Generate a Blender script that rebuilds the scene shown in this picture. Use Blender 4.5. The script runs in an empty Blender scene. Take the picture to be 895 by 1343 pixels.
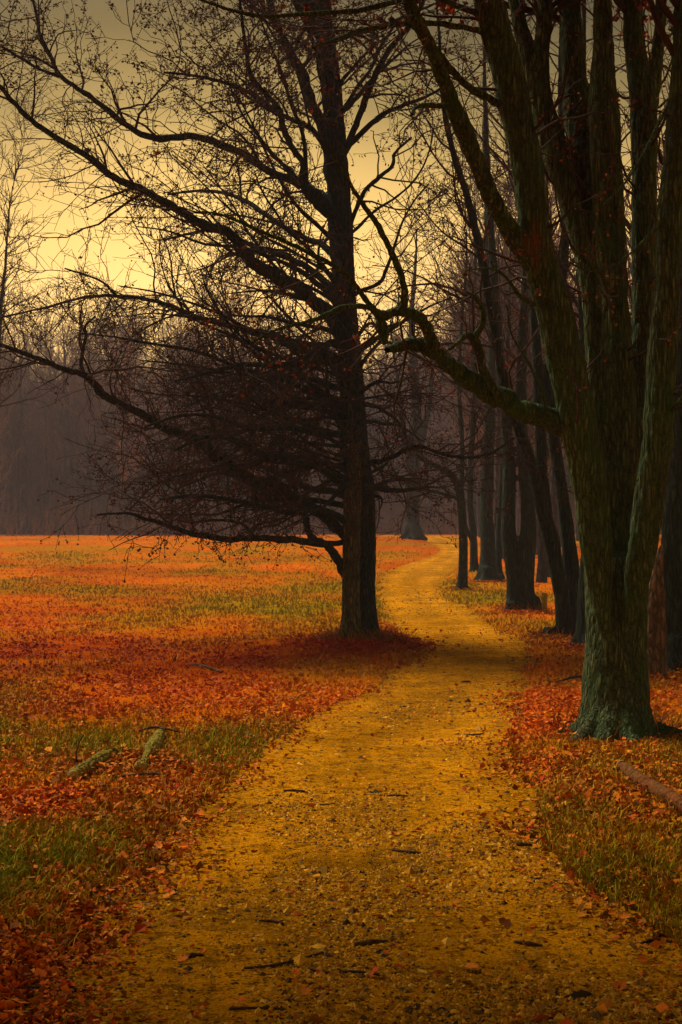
import bpy, math, random
import numpy as np
from mathutils import Vector

# ------------------------------------------------------------------ set-up
S = bpy.context.scene
COL = S.collection
rng = np.random.default_rng(7)
random.seed(7)

CAM_H = 1.7
F = 1865.0
CU, HV = 447.5, 690.0

cam = bpy.data.cameras.new("camera")
cam.sensor_fit = 'VERTICAL'
cam.sensor_height = 36
cam.lens = 50
cam.shift_y = 18.5 / 1343
cam.clip_start = 0.05
cam.clip_end = 3000
camo = bpy.data.objects.new("camera", cam)
camo.location = (0, 0, CAM_H)
camo.rotation_euler = (math.pi / 2, 0, 0)
COL.objects.link(camo)
S.camera = camo

SUN_EL, SUN_AZ = math.radians(52), math.radians(-48)     # azimuth from +Y, negative = left
world = bpy.data.worlds.new("World")
S.world = world
world.use_nodes = True
wn, wl = world.node_tree.nodes, world.node_tree.links
wn.clear()
wout = wn.new('ShaderNodeOutputWorld')
wtc = wn.new('ShaderNodeTexCoord')
wsep = wn.new('ShaderNodeSeparateXYZ')
wl.new(wtc.outputs['Generated'], wsep.inputs[0])
wns = wn.new('ShaderNodeTexNoise')
wns.inputs['Scale'].default_value = 3.0
wns.inputs['Detail'].default_value = 4
wl.new(wtc.outputs['Generated'], wns.inputs['Vector'])
wma = wn.new('ShaderNodeMath'); wma.operation = 'MULTIPLY_ADD'
wl.new(wns.outputs['Fac'], wma.inputs[0]); wma.inputs[1].default_value = 0.06; wma.inputs[2].default_value = -0.03
wadd = wn.new('ShaderNodeMath'); wadd.operation = 'ADD'
wl.new(wma.outputs[0], wadd.inputs[0]); wl.new(wsep.outputs['Z'], wadd.inputs[1])
wr = wn.new('ShaderNodeValToRGB')
wl.new(wadd.outputs[0], wr.inputs[0])
cr = wr.color_ramp
SKY = [(0.0, (0.66, 0.42, 0.12)), (0.10, (1.12, 0.66, 0.20)), (0.16, (1.18, 0.72, 0.22)), (0.215, (0.86, 0.54, 0.145)),
       (0.275, (0.27, 0.185, 0.045)), (0.33, (0.075, 0.058, 0.010)), (0.42, (0.070, 0.062, 0.035)), (0.65, (0.060, 0.064, 0.062)), (1.0, (0.062, 0.070, 0.076))]
while len(cr.elements) < len(SKY):
    cr.elements.new(0.5)
for e, (p, c) in zip(cr.elements, SKY):
    e.position = p
    e.color = (*c, 1)
bg = wn.new('ShaderNodeBackground')
# the glow of the evening sun behind thin cloud
wdot = wn.new('ShaderNodeVectorMath'); wdot.operation = 'DOT_PRODUCT'
wl.new(wtc.outputs['Generated'], wdot.inputs[0]); wdot.inputs[1].default_value = (-0.13, 0.975, 0.17)
wpw = wn.new('ShaderNodeMath'); wpw.operation = 'POWER'; wpw.inputs[1].default_value = 60
wl.new(wdot.outputs['Value'], wpw.inputs[0])
wmx = wn.new('ShaderNodeMix'); wmx.data_type = 'RGBA'; wmx.blend_type = 'ADD'
wl.new(wpw.outputs[0], wmx.inputs[0]); wl.new(wr.outputs[0], wmx.inputs[6]); wmx.inputs[7].default_value = (0.34, 0.20, 0.05, 1)
wl.new(wmx.outputs[2], bg.inputs[0])
bg.inputs[1].default_value = 0.31
sky = wn.new('ShaderNodeTexSky')
sky.sky_type = 'NISHITA'
sky.sun_disc = False
sky.sun_elevation = SUN_EL
sky.sun_rotation = SUN_AZ
sky.dust_density = 6
bg2 = wn.new('ShaderNodeBackground')
wl.new(sky.outputs[0], bg2.inputs[0])
bg2.inputs[1].default_value = 0.0015
wadds = wn.new('ShaderNodeAddShader')
wl.new(bg.outputs[0], wadds.inputs[0]); wl.new(bg2.outputs[0], wadds.inputs[1])
wl.new(wadds.outputs[0], wout.inputs['Surface'])

sund = bpy.data.lights.new("sun", 'SUN')
sund.energy = 1.5
sund.angle = math.radians(21)
sund.color = (1.0, 0.84, 0.60)
suno = bpy.data.objects.new("sun", sund)
sd = Vector((math.sin(SUN_AZ) * math.cos(SUN_EL), math.cos(SUN_AZ) * math.cos(SUN_EL), math.sin(SUN_EL)))
suno.rotation_euler = (-sd).to_track_quat('-Z', 'Y').to_euler()
suno.location = (-20, 20, 40)
COL.objects.link(suno)

S.view_settings.view_transform = 'Standard'
S.view_settings.look = 'None'
S.view_settings.exposure = 1.9
S.view_settings.gamma = 1
S.cycles.max_bounces = 5
S.cycles.diffuse_bounces = 2
S.cycles.glossy_bounces = 1
S.cycles.transmission_bounces = 1
S.cycles.volume_bounces = 0
S.cycles.use_denoising = True

# ------------------------------------------------------------------ helpers
def P(u, v, D):
    return np.array([(u - CU) * D / F, D, CAM_H + (HV - v) * D / F])

def hash3(ix, iy, iz, seed):
    n = (ix.astype(np.int64) * 374761393 + iy.astype(np.int64) * 668265263 + iz.astype(np.int64) * 2147483647 + seed * 974634777) & 0xffffffff
    n = ((n ^ (n >> 13)) * 1274126177) & 0xffffffff
    n = ((n ^ (n >> 16)) * 2246822519) & 0xffffffff
    return ((n ^ (n >> 15)) & 0xffffff) / float(0xffffff)

def noise(x, y, z=None, seed=0):
    x = np.asarray(x, float); y = np.asarray(y, float)
    z = np.zeros_like(x) if z is None else np.asarray(z, float)
    ix, iy, iz = np.floor(x), np.floor(y), np.floor(z)
    fx, fy, fz = x - ix, y - iy, z - iz
    fx = fx * fx * (3 - 2 * fx); fy = fy * fy * (3 - 2 * fy); fz = fz * fz * (3 - 2 * fz)
    r = 0
    for a in (0, 1):
        wa = fx if a else 1 - fx
        for b in (0, 1):
            wb = fy if b else 1 - fy
            for c in (0, 1):
                wc = fz if c else 1 - fz
                r = r + wa * wb * wc * hash3(ix + a, iy + b, iz + c, seed)
    return r

def fbm(x, y, z=None, seed=0, o=4):
    r, a, s = 0, 0.5, 0
    for k in range(o):
        f = 2 ** k
        r = r + a * noise(x * f, y * f, None if z is None else z * f, seed + k)
        s += a; a *= 0.5
    return r / s

def sstep(a, b, x):
    t = np.clip((x - a) / (b - a), 0, 1)
    return t * t * (3 - 2 * t)

def make_mesh(name, V, faces_list, mats, smooth=True, colors=None):
    """faces_list: list of int arrays (n,3) or (n,4)"""
    me = bpy.data.meshes.new(name)
    V = np.asarray(V, np.float32)
    me.vertices.add(len(V)); me.vertices.foreach_set('co', V.ravel())
    faces_list = [np.asarray(f, np.int32) for f in faces_list if len(f)]
    li = np.concatenate([f.ravel() for f in faces_list])
    tot = np.concatenate([np.full(len(f), f.shape[1], np.int32) for f in faces_list])
    st = np.concatenate([[0], np.cumsum(tot)[:-1]]).astype(np.int32)
    me.loops.add(len(li)); me.loops.foreach_set('vertex_index', li)
    me.polygons.add(len(tot)); me.polygons.foreach_set('loop_start', st)
    me.polygons.foreach_set('use_smooth', np.full(len(tot), smooth))
    me.update(calc_edges=True)
    if colors is not None:
        ca = me.color_attributes.new('Col', 'FLOAT_COLOR', 'POINT')
        c4 = np.ones((len(V), 4), np.float32); c4[:, :3] = colors
        ca.data.foreach_set('color', c4.ravel())
    for m in (mats if isinstance(mats, (list, tuple)) else [mats]):
        me.materials.append(m)
    return me

def link(name, me, parent=None, label=None, cat=None, group=None, kind=None):
    o = bpy.data.objects.new(name, me)
    COL.objects.link(o)
    if parent is not None:
        o.parent = parent
    if label: o['label'] = label
    if cat: o['category'] = cat
    if group: o['group'] = group
    if kind: o['kind'] = kind
    return o

def thing(name, loc, label, cat, group=None):
    o = bpy.data.objects.new(name, None)
    o.empty_display_size = 0.3
    o.location = loc
    COL.objects.link(o)
    o['label'] = label; o['category'] = cat
    if group: o['group'] = group
    return o

def tubes(Pn, Rn, sides):
    """Pn (N,K,3) Rn (N,K) -> verts, quads.  open ended, tips closed by small radius"""
    Pn = np.asarray(Pn, float); Rn = np.asarray(Rn, float)
    N, K, _ = Pn.shape
    T = np.gradient(Pn, axis=1)
    T /= np.linalg.norm(T, axis=2, keepdims=True) + 1e-9
    ch = Pn[:, -1] - Pn[:, 0]
    ch /= np.linalg.norm(ch, axis=1, keepdims=True) + 1e-9
    up = np.where((np.abs(ch[:, 2:3]) > 0.8), np.array([[1.0, 0, 0]]), np.array([[0, 0, 1.0]]))
    ref = np.cross(ch, up); ref /= np.linalg.norm(ref, axis=1, keepdims=True) + 1e-9
    ref = ref[:, None, :]
    U = ref - (ref * T).sum(2, keepdims=True) * T
    U /= np.linalg.norm(U, axis=2, keepdims=True) + 1e-9
    W = np.cross(T, U)
    a = np.arange(sides) * 2 * math.pi / sides
    V = (Pn[:, :, None, :] + Rn[:, :, None, None] * (np.cos(a)[None, None, :, None] * U[:, :, None, :] + np.sin(a)[None, None, :, None] * W[:, :, None, :]))
    base = (np.arange(N) * K * sides)[:, None, None] + (np.arange(K - 1) * sides)[None, :, None]
    j = np.arange(sides)[None, None, :]; j2 = (np.arange(sides) + 1) % sides
    j2 = j2[None, None, :]
    q = np.stack([base + j, base + j2, base + sides + j2, base + sides + j], -1)
    return V.reshape(-1, 3), q.reshape(-1, 4)

def merge(parts):
    Vs, Qs, n = [], [], 0
    for V, Q in parts:
        Vs.append(V); Qs.append(Q + n); n += len(V)
    return np.concatenate(Vs), np.concatenate(Qs)

def catmull(pts, rad, per=6):
    pts = np.asarray(pts, float); rad = np.asarray(rad, float)
    n = len(pts)
    A = np.vstack([2 * pts[0] - pts[1], pts, 2 * pts[-1] - pts[-2]])
    out, ro = [], []
    for i in range(n - 1):
        p0, p1, p2, p3 = A[i], A[i + 1], A[i + 2], A[i + 3]
        for k in range(per):
            t = k / per
            out.append(0.5 * ((2 * p1) + (-p0 + p2) * t + (2 * p0 - 5 * p1 + 4 * p2 - p3) * t * t + (-p0 + 3 * p1 - 3 * p2 + p3) * t ** 3))
            ro.append(rad[i] * (1 - t) + rad[i + 1] * t)
    out.append(pts[-1]); ro.append(rad[-1])
    return np.array(out), np.array(ro)

def resample(pts, rad, K):
    d = np.concatenate([[0], np.cumsum(np.linalg.norm(np.diff(pts, axis=0), axis=1))])
    s = np.linspace(0, d[-1], K)
    return np.stack([np.interp(s, d, pts[:, i]) for i in range(3)], 1), np.interp(s, d, rad)

def grow(Pn, Rn, per_m, length, ang=(35, 70), K=5, t0=0.15, wig=0.25, up=0.0, rfac=0.55, rmin=0.003, shrink=0.5, rg=rng, nmin=1, rmax=0.05):
    """children branches of branches, all at once"""
    N, K0, _ = Pn.shape
    L = np.linalg.norm(np.diff(Pn, axis=1), axis=2).sum(1)
    cnt = np.maximum(nmin, rg.poisson(L * per_m))
    idx = np.repeat(np.arange(N), cnt)
    M = len(idx)
    t = t0 + (1 - t0) * rg.random(M) ** 0.9
    f = t * (K0 - 1); i0 = np.minimum(f.astype(int), K0 - 2); w = (f - i0)[:, None]
    pos = Pn[idx, i0] * (1 - w) + Pn[idx, i0 + 1] * w
    r0 = Rn[idx, i0] * (1 - w[:, 0]) + Rn[idx, i0 + 1] * w[:, 0]
    T = Pn[idx, i0 + 1] - Pn[idx, i0]
    T /= np.linalg.norm(T, axis=1, keepdims=True) + 1e-9
    q = rg.normal(size=(M, 3)); q -= (q * T).sum(1, keepdims=True) * T
    q /= np.linalg.norm(q, axis=1, keepdims=True) + 1e-9
    a = np.radians(rg.uniform(ang[0], ang[1], M))[:, None]
    d = np.cos(a) * T + np.sin(a) * q
    ln = length * rg.uniform(0.5, 1.35, M) * (1 - shrink * t)
    out = np.empty((M, K, 3)); out[:, 0] = pos
    step = (ln / (K - 1))[:, None]
    for k in range(1, K):
        d = d + wig * rg.normal(size=(M, 3)) + np.array([0, 0, up])
        d /= np.linalg.norm(d, axis=1, keepdims=True)
        out[:, k] = out[:, k - 1] + d * step
    rs = np.clip(r0 * rfac, rmin * 1.3, rmax)
    rad = rs[:, None] * (1 - np.linspace(0, 1, K)[None, :]) + rmin * np.linspace(0, 1, K)[None, :]
    return out, rad

# ------------------------------------------------------------------ materials
def mat(name, rough=0.9, spec=0.1):
    m = bpy.data.materials.new(name)
    m.use_nodes = True
    nt = m.node_tree
    b = nt.nodes['Principled BSDF']
    b.inputs['Roughness'].default_value = rough
    b.inputs['Specular IOR Level'].default_value = spec
    return m, nt, b

def ramp(nt, fac, stops):
    r = nt.nodes.new('ShaderNodeValToRGB')
    while len(r.color_ramp.elements) < len(stops):
        r.color_ramp.elements.new(0.5)
    for e, (p, c) in zip(r.color_ramp.elements, stops):
        e.position = p; e.color = (*c, 1)
    nt.links.new(fac, r.inputs[0])
    return r.outputs[0]

def mixc(nt, fac, a, b):
    m = nt.nodes.new('ShaderNodeMix'); m.data_type = 'RGBA'
    for s, v in ((m.inputs[0], fac), (m.inputs[6], a), (m.inputs[7], b)):
        if hasattr(v, 'links'):
            nt.links.new(v, s)
        else:
            s.default_value = v if isinstance(v, float) else (*v, 1)
    return m.outputs[2]

def tnoise(nt, scale, detail=4, vec=None, rough=0.6):
    n = nt.nodes.new('ShaderNodeTexNoise')
    n.inputs['Scale'].default_value = scale
    n.inputs['Detail'].default_value = detail
    n.inputs['Roughness'].default_value = rough
    if vec is not None:
        nt.links.new(vec, n.inputs['Vector'])
    return n.outputs['Fac']

def bark_mat(name, dark, light, moss, moss_amt=0.5, zs=0.18, fs=22, patches=(), ridge=True):
    m, nt, b = mat(name, 0.92)
    tc = nt.nodes.new('ShaderNodeTexCoord')
    mp = nt.nodes.new('ShaderNodeMapping')
    mp.inputs['Scale'].default_value = (1, 1, zs)
    nt.links.new(tc.outputs['Object'], mp.inputs[0])
    n1 = tnoise(nt, fs, 5, mp.outputs[0], 0.65)
    n2 = tnoise(nt, 2.2, 4, tc.outputs['Object'])
    n3 = tnoise(nt, 55, 3, tc.outputs['Object'])
    if ridge:
        ra = nt.nodes.new('ShaderNodeAttribute'); ra.attribute_name = 'ridge'
        rm_ = nt.nodes.new('ShaderNodeMath'); rm_.operation = 'MULTIPLY_ADD'
        nt.links.new(n1, rm_.inputs[0]); rm_.inputs[1].default_value = 3.2
        rs_ = nt.nodes.new('ShaderNodeMath'); rs_.operation = 'MULTIPLY'; nt.links.new(ra.outputs['Fac'], rs_.inputs[0]); rs_.inputs[1].default_value = 0.35
        nt.links.new(rs_.outputs[0], rm_.inputs[2])
        mr_ = nt.nodes.new('ShaderNodeMapRange'); nt.links.new(rm_.outputs[0], mr_.inputs[0]); mr_.inputs[1].default_value = 1.35; mr_.inputs[2].default_value = 2.45
        c1 = ramp(nt, mr_.outputs[0], [(0.0, dark), (0.45, tuple(.35 * a_ + .65 * b_ for a_, b_ in zip(light, dark))), (1.0, light)])
    else:
        c1 = ramp(nt, n1, [(0.36, dark), (0.64, light)])
    if zs < .5:       # cracks between long narrow plates of bark
        vo = nt.nodes.new('ShaderNodeTexVoronoi'); vo.feature = 'DISTANCE_TO_EDGE'; vo.inputs['Scale'].default_value = fs * .85
        dn = nt.nodes.new('ShaderNodeTexNoise'); dn.inputs['Scale'].default_value = fs * .5; nt.links.new(mp.outputs[0], dn.inputs['Vector'])
        dm = nt.nodes.new('ShaderNodeVectorMath'); dm.operation = 'MULTIPLY_ADD'
        nt.links.new(dn.outputs['Color'], dm.inputs[0]); dm.inputs[1].default_value = (1.0 / fs,) * 3; nt.links.new(mp.outputs[0], dm.inputs[2])
        nt.links.new(dm.outputs[0], vo.inputs['Vector'])
        ck = ramp(nt, vo.outputs['Distance'], [(0.0, (0, 0, 0)), (0.22, (1, 1, 1))])
        c1 = mixc(nt, ck, tuple(x * .5 for x in dark), c1)
        hm_ = nt.nodes.new('ShaderNodeMath'); hm_.operation = 'MULTIPLY_ADD'
        nt.links.new(ck, hm_.inputs[0]); hm_.inputs[1].default_value = 0.7; nt.links.new(n1, hm_.inputs[2])
        hgt = hm_.outputs[0]
    else:
        hgt = n1
    mm = ramp(nt, n2, [(0.60 - 0.3 * moss_amt, (0, 0, 0)), (0.95 - 0.15 * moss_amt, (1, 1, 1))])
    mth = nt.nodes.new('ShaderNodeMath'); mth.operation = 'MULTIPLY'
    nt.links.new(mm, mth.inputs[0]); mth.inputs[1].default_value = 0.6
    c2 = mixc(nt, mth.outputs[0], c1, moss)
    c3 = mixc(nt, 0.18, c2, ramp(nt, n3, [(0.3, tuple(x * .6 for x in dark)), (0.7, light)]))
    for (cx, cy, cz, rad, zst, col) in patches:      # a scar of bare rusty wood on the bark
        mp2 = nt.nodes.new('ShaderNodeMapping')
        mp2.inputs['Location'].default_value = (-cx, -cy, -cz / zst)
        mp2.inputs['Scale'].default_value = (1, 1, 1 / zst)
        nt.links.new(tc.outputs['Object'], mp2.inputs[0])
        ln = nt.nodes.new('ShaderNodeVectorMath'); ln.operation = 'LENGTH'
        nt.links.new(mp2.outputs[0], ln.inputs[0])
        ad = nt.nodes.new('ShaderNodeMath'); ad.operation = 'MULTIPLY_ADD'
        nt.links.new(n1, ad.inputs[0]); ad.inputs[1].default_value = rad * 1.6
        nt.links.new(ln.outputs['Value'], ad.inputs[2])
        f = ramp(nt, ad.outputs[0], [(rad * 1.3, (1, 1, 1)), (rad * 1.95, (0, 0, 0))])
        c3 = mixc(nt, f, c3, col)
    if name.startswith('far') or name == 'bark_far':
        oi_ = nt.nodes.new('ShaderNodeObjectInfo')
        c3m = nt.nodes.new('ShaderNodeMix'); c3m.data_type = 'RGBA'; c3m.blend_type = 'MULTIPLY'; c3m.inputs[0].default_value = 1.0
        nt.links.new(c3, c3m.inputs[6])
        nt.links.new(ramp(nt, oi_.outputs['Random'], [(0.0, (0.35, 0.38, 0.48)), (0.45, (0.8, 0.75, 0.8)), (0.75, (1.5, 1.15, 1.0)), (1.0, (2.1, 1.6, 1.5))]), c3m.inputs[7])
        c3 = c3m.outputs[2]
    nt.links.new(c3, b.inputs['Base Color'])
    bp = nt.nodes.new('ShaderNodeBump')
    bp.inputs['Strength'].default_value = 0.9
    bp.inputs['Distance'].default_value = 0.02
    nt.links.new(hgt, bp.inputs['Height'])
    nt.links.new(bp.outputs[0], b.inputs['Normal'])
    return m

def attr_mat(name, rough=0.85, bump=0, scale=(0.7, 1.3), nscale=8.0, trans=0.0, cd=4):
    m, nt, b = mat(name, rough)
    at = nt.nodes.new('ShaderNodeAttribute'); at.attribute_name = 'Col'
    tc = nt.nodes.new('ShaderNodeTexCoord')
    n = tnoise(nt, nscale, cd, tc.outputs['Object'])
    mr = nt.nodes.new('ShaderNodeMapRange')
    nt.links.new(n, mr.inputs[0]); mr.inputs[1].default_value = 0.3; mr.inputs[2].default_value = 0.7
    mr.inputs[3].default_value = scale[0]; mr.inputs[4].default_value = scale[1]
    vm = nt.nodes.new('ShaderNodeVectorMath'); vm.operation = 'SCALE'
    nt.links.new(at.outputs['Color'], vm.inputs[0]); nt.links.new(mr.outputs[0], vm.inputs['Scale'])
    nt.links.new(vm.outputs[0], b.inputs['Base Color'])
    if bump:
        bp = nt.nodes.new('ShaderNodeBump'); bp.inputs['Strength'].default_value = 0.8; bp.inputs['Distance'].default_value = bump
        nt.links.new(n, bp.inputs['Height']); nt.links.new(bp.outputs[0], b.inputs['Normal'])
    return m

# rusty scar on the leaning stem of the big tree (world = object space, its root is placed at origin offset later)
AD = 11.15                                   # depth of the big right tree
A_ROOT = P(808, 968, AD)
scar = P(703, 335, AD - 0.5) - A_ROOT
scar2 = P(651, 18, AD - 0.65) - A_ROOT
scar3 = P(792, 10, AD + 0.12) - A_ROOT
M_BARKA = bark_mat('bark_big_tree', (0.008, 0.015, 0.009), (0.175, 0.205, 0.085), (0.018, 0.095, 0.018), 0.85, 0.14, 42,
                   [(scar[0], scar[1], scar[2], 0.11, 3.0, (0.20, 0.060, 0.022)), (scar2[0], scar2[1], scar2[2], 0.07, 2.0, (0.12, 0.050, 0.018)),
                    (scar3[0], scar3[1], scar3[2], 0.09, 3.0, (0.15, 0.055, 0.020))])
M_BARKM = bark_mat('bark_oak', (0.004, 0.010, 0.013), (0.066, 0.090, 0.082), (0.018, 0.040, 0.016), 0.45, 0.14, 38)
M_BARKL = bark_mat('bark_oak_light', (0.014, 0.017, 0.008), (0.24, 0.21, 0.085), (0.040, 0.055, 0.016), 0.4, 0.13, 36)
M_BARKR = bark_mat('bark_grey', (0.004, 0.011, 0.011), (0.055, 0.085, 0.062), (0.012, 0.038, 0.018), 0.6, 0.14, 30)
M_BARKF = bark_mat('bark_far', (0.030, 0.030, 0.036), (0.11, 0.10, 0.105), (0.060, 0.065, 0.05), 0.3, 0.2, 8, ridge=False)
M_PALE = bark_mat('bark_pale', (0.050, 0.034, 0.022), (0.26, 0.185, 0.115), (0.10, 0.08, 0.04), 0.2, 0.2, 22)
M_TWIG = bark_mat('twig', (0.022, 0.014, 0.013), (0.058, 0.036, 0.028), (0.04, 0.035, 0.015), 0.2, 1.0, 12, ridge=False)
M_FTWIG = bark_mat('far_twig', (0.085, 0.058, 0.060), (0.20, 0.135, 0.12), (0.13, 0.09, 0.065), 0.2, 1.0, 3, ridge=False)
M_MOSSLOG = bark_mat('mossy_log_bark', (0.05, 0.035, 0.008), (0.30, 0.225, 0.030), (0.30, 0.28, 0.015), 0.62, 1.0, 30, ridge=False)
M_LOG = bark_mat('fallen_pole_bark', (0.045, 0.016, 0.006), (0.23, 0.075, 0.018), (0.14, 0.13, 0.03), 0.4, 1.0, 24, ridge=False)
M_STICK = bark_mat('dark_stick', (0.020, 0.013, 0.008), (0.10, 0.055, 0.028), (0.03, 0.03, 0.02), 0.2, 1.0, 30, ridge=False)
M_WOODEND = bark_mat('cut_wood', (0.25, 0.17, 0.06), (0.45, 0.33, 0.12), (0.3, 0.28, 0.08), 0.1, 1.0, 20, ridge=False)
M_LEAF = attr_mat('leaf_litter', 0.8, 0, (0.75, 1.25), 30)
M_GRASS = attr_mat('grass_blades', 0.85, 0, (0.8, 1.2), 3)
M_STONE = attr_mat('gravel_stone', 0.9, 0.002, (0.7, 1.25), 40)
M_CROWN = attr_mat('crown_leaf', 0.8, 0, (0.8, 1.2), 20)

# ------------------------------------------------------------------ the land
def g0(y):
    return 1.1 * sstep(15, 85, y)

_Dt = np.linspace(3, 96, 4000)
_Vt = HV + F * (CAM_H - g0(_Dt)) / _Dt
def v2d(v):
    return float(np.interp(-v, -_Vt, _Dt))

EL = [(1343, 10), (1310, 20), (1250, 75), (1200, 128), (1140, 192), (1095, 238), (1050, 286), (1000, 330), (965, 372), (930, 432), (905, 500), (880, 533), (862, 548), (846, 548),
      (832, 530), (815, 514), (795, 504), (775, 500), (758, 502), (748, 515), (737, 550), (729, 574), (722, 582), (716, 572), (711, 560), (707, 545), (704, 470)]
ER = [(1343, 985), (1280, 925), (1200, 822), (1150, 748), (1080, 692), (1000, 668), (978, 656), (937, 664), (918, 672), (892, 683), (870, 690), (845, 678), (830, 655),
      (817, 634), (798, 607), (784, 582), (769, 575), (757, 581), (745, 596), (734, 602), (722, 604), (714, 602), (709, 603), (706, 600), (704, 596)]
def edge(tab):
    D = np.array([v2d(v) for v, u in tab]); X = np.array([(u - CU) / F for v, u in tab]) * D
    return D, X
ELD, ELX = edge(EL)
ERD, ERX = edge(ER)
def path_edges(y):
    l = np.interp(y, ELD, ELX); r = np.interp(y, ERD, ERX)
    return l, r

def inpath(x, y):
    """signed distance-ish: positive inside the path"""
    l, r = path_edges(y)
    return np.minimum(x - l, r - x) * (y < 80) - 5.0 * (y >= 80)

TREEM = P(473, 845, 20.0)
def und(x, y):
    return 0.30 * (fbm(x * 0.07 + 5, y * 0.05, seed=71, o=3) - 0.5) * sstep(28, 75, y) * sstep(-1.0, -8.0, x)

def land(x, y):
    x = np.asarray(x, float); y = np.asarray(y, float)
    h = g0(y) + und(x, y)
    h = h + 0.05 * (fbm(x * 0.35, y * 0.35, seed=3, o=3) - 0.5)
    d = inpath(x, y) + 0.40 * (fbm(x * 1.6, y * 1.2, seed=9, o=4) - 0.5)
    out = sstep(0.10, -0.35, d)
    h = h + out * (0.035 + 0.06 * (fbm(x * 1.3, y * 1.3, seed=5, o=4) - 0.45)) - 0.015 * (1 - out)
    r2 = (x - TREEM[0]) ** 2 + (y - TREEM[1]) ** 2
    h = h + 0.05 * np.exp(-r2 / 1.2)
    r3 = (x - 2.4) ** 2 / 3 + (y - 65) ** 2 / 60
    h = h + 0.22 * np.exp(-r3) * out
    return h

def roadz(x, y):
    return g0(y) + und(x, y) + 0.05 * (fbm(x * 0.35, y * 0.35, seed=3, o=3) - 0.5) + 0.008 + 0.0009 * np.clip(y - 30, 0, 50) + 0.009 * (fbm(x * 2.5, y * 2.5, seed=15, o=4) - 0.5)

# colour masks of the litter (world space)
def blob(x, y, cx, cy, sx, sy):
    return np.exp(-(((x - cx) / sx) ** 2 + ((y - cy) / sy) ** 2))

def green_mask(x, y):
    n = fbm(x * 0.55, y * 0.30, seed=21, o=4)
    m = 0.15 + 1.1 * blob(x, y, -1.3, 29, 2.2, 7) + 1.0 * blob(x, y, -3.0, 10.8, 2.6, 1.5) + 0.55 * blob(x, y, -2.2, 7.4, 1.2, 1.5)
    m = m + 0.8 * blob(x, y, 3.0, 33, 1.9, 8) + 0.50 * blob(x, y, 1.9, 8.3, 1.2, 2.8) + 0.6 * blob(x, y, 3.6, 13, 2, 3) + 0.35 * blob(x, y, -5, 52, 9, 6)
    return np.clip(m + 2.2 * (n - 0.52), 0, 1) * (1 - 0.85 * blob(x, y, -3.0, 18.8, 6.5, 3.2))

def red_mask(x, y):
    n = fbm(x * 0.4, y * 0.25, seed=31, o=4)
    m = 0.10 + 1.0 * blob(x, y, -0.8, 19.0, 3.6, 3.0) + 0.85 * blob(x, y, -5.0, 18.5, 4.5, 3.6) + 0.35 * blob(x, y, -6, 33, 5, 3) + 0.6 * blob(x, y, 3.2, 68, 4, 13) + 0.7 * blob(x, y, 3.0, 19.5, 1.0, 4)
    m = m + 0.35 * blob(x, y, -2.6, 6.2, 1.6, 2.0)
    return np.clip(m + 1.6 * (n - 0.5), 0, 1)

def ground_cols(x, y):
    g = green_mask(x, y)[:, None]; r = red_mask(x, y)[:, None]
    far = sstep(10, 60, y)[:, None]
    n = fbm(x * 0.8, y * 0.5, seed=41, o=4)[:, None]
    orange = np.array([[0.64, 0.122, 0.001]]) * (0.75 + 0.55 * n)
    yel = np.array([[0.66, 0.24, 0.003]])
    orange = orange * (1 - 0.25 * far * n) + yel * 0.25 * far * n
    red = np.array([[0.29, 0.022, 0.001]])
    grn = np.array([[0.20, 0.20, 0.002]])
    c = orange * (1 - r) + red * r
    c = c * (1 - 0.8 * g) + grn * 0.8 * g
    w = sstep(90, 100, y)[:, None]
    return c * (1 - w) + np.array([[0.12, 0.05, 0.02]]) * w

def axis(fine, lim, near, n):
    s = np.linspace(-1, 1, n)
    return np.sinh(s * near) / math.sinh(near) * lim
gx = axis(0, 320, 6.2, 320)
ya = np.concatenate([np.linspace(-60, 2, 20), 2 + (np.geomspace(1, 399, 300) - 1 + np.linspace(0, 1, 300) * 2)])
GX, GY = np.meshgrid(gx, ya)
GZ = land(GX.ravel(), GY.ravel())
V = np.stack([GX.ravel(), GY.ravel(), GZ], 1)
nr, nc = GX.shape
ii = (np.arange(nr - 1)[:, None] * nc + np.arange(nc - 1)[None, :]).ravel()
Q = np.stack([ii, ii + 1, ii + nc + 1, ii + nc], 1)

m, nt, b = mat('leafy_ground', 1.0, 0.0)
at = nt.nodes.new('ShaderNodeAttribute'); at.attribute_name = 'Col'
tc = nt.nodes.new('ShaderNodeTexCoord')
n1 = tnoise(nt, 14, 6, tc.outputs['Object'], 0.7)
n2 = tnoise(nt, 1.3, 5, tc.outputs['Object'], 0.65)
c = mixc(nt, ramp(nt, n1, [(0.30, (0.25, 0.25, 0.25)), (0.55, (1, 1, 1))]), (0.06, 0.02, 0.002), at.outputs['Color'])
c = mixc(nt, ramp(nt, n2, [(0.40, (0.0, 0, 0)), (0.70, (0.55, 0.55, 0.55))]), c, (0.55, 0.16, 0.002))
nt.links.new(c, b.inputs['Base Color'])
bp = nt.nodes.new('ShaderNodeBump'); bp.inputs['Distance'].default_value = 0.05; bp.inputs['Strength'].default_value = 0.8
nt.links.new(n1, bp.inputs['Height']); nt.links.new(bp.outputs[0], b.inputs['Normal'])
M_GROUND = m
link('ground', make_mesh('ground', V, [Q], M_GROUND, True, ground_cols(V[:, 0], V[:, 1])), kind='structure')

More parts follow.
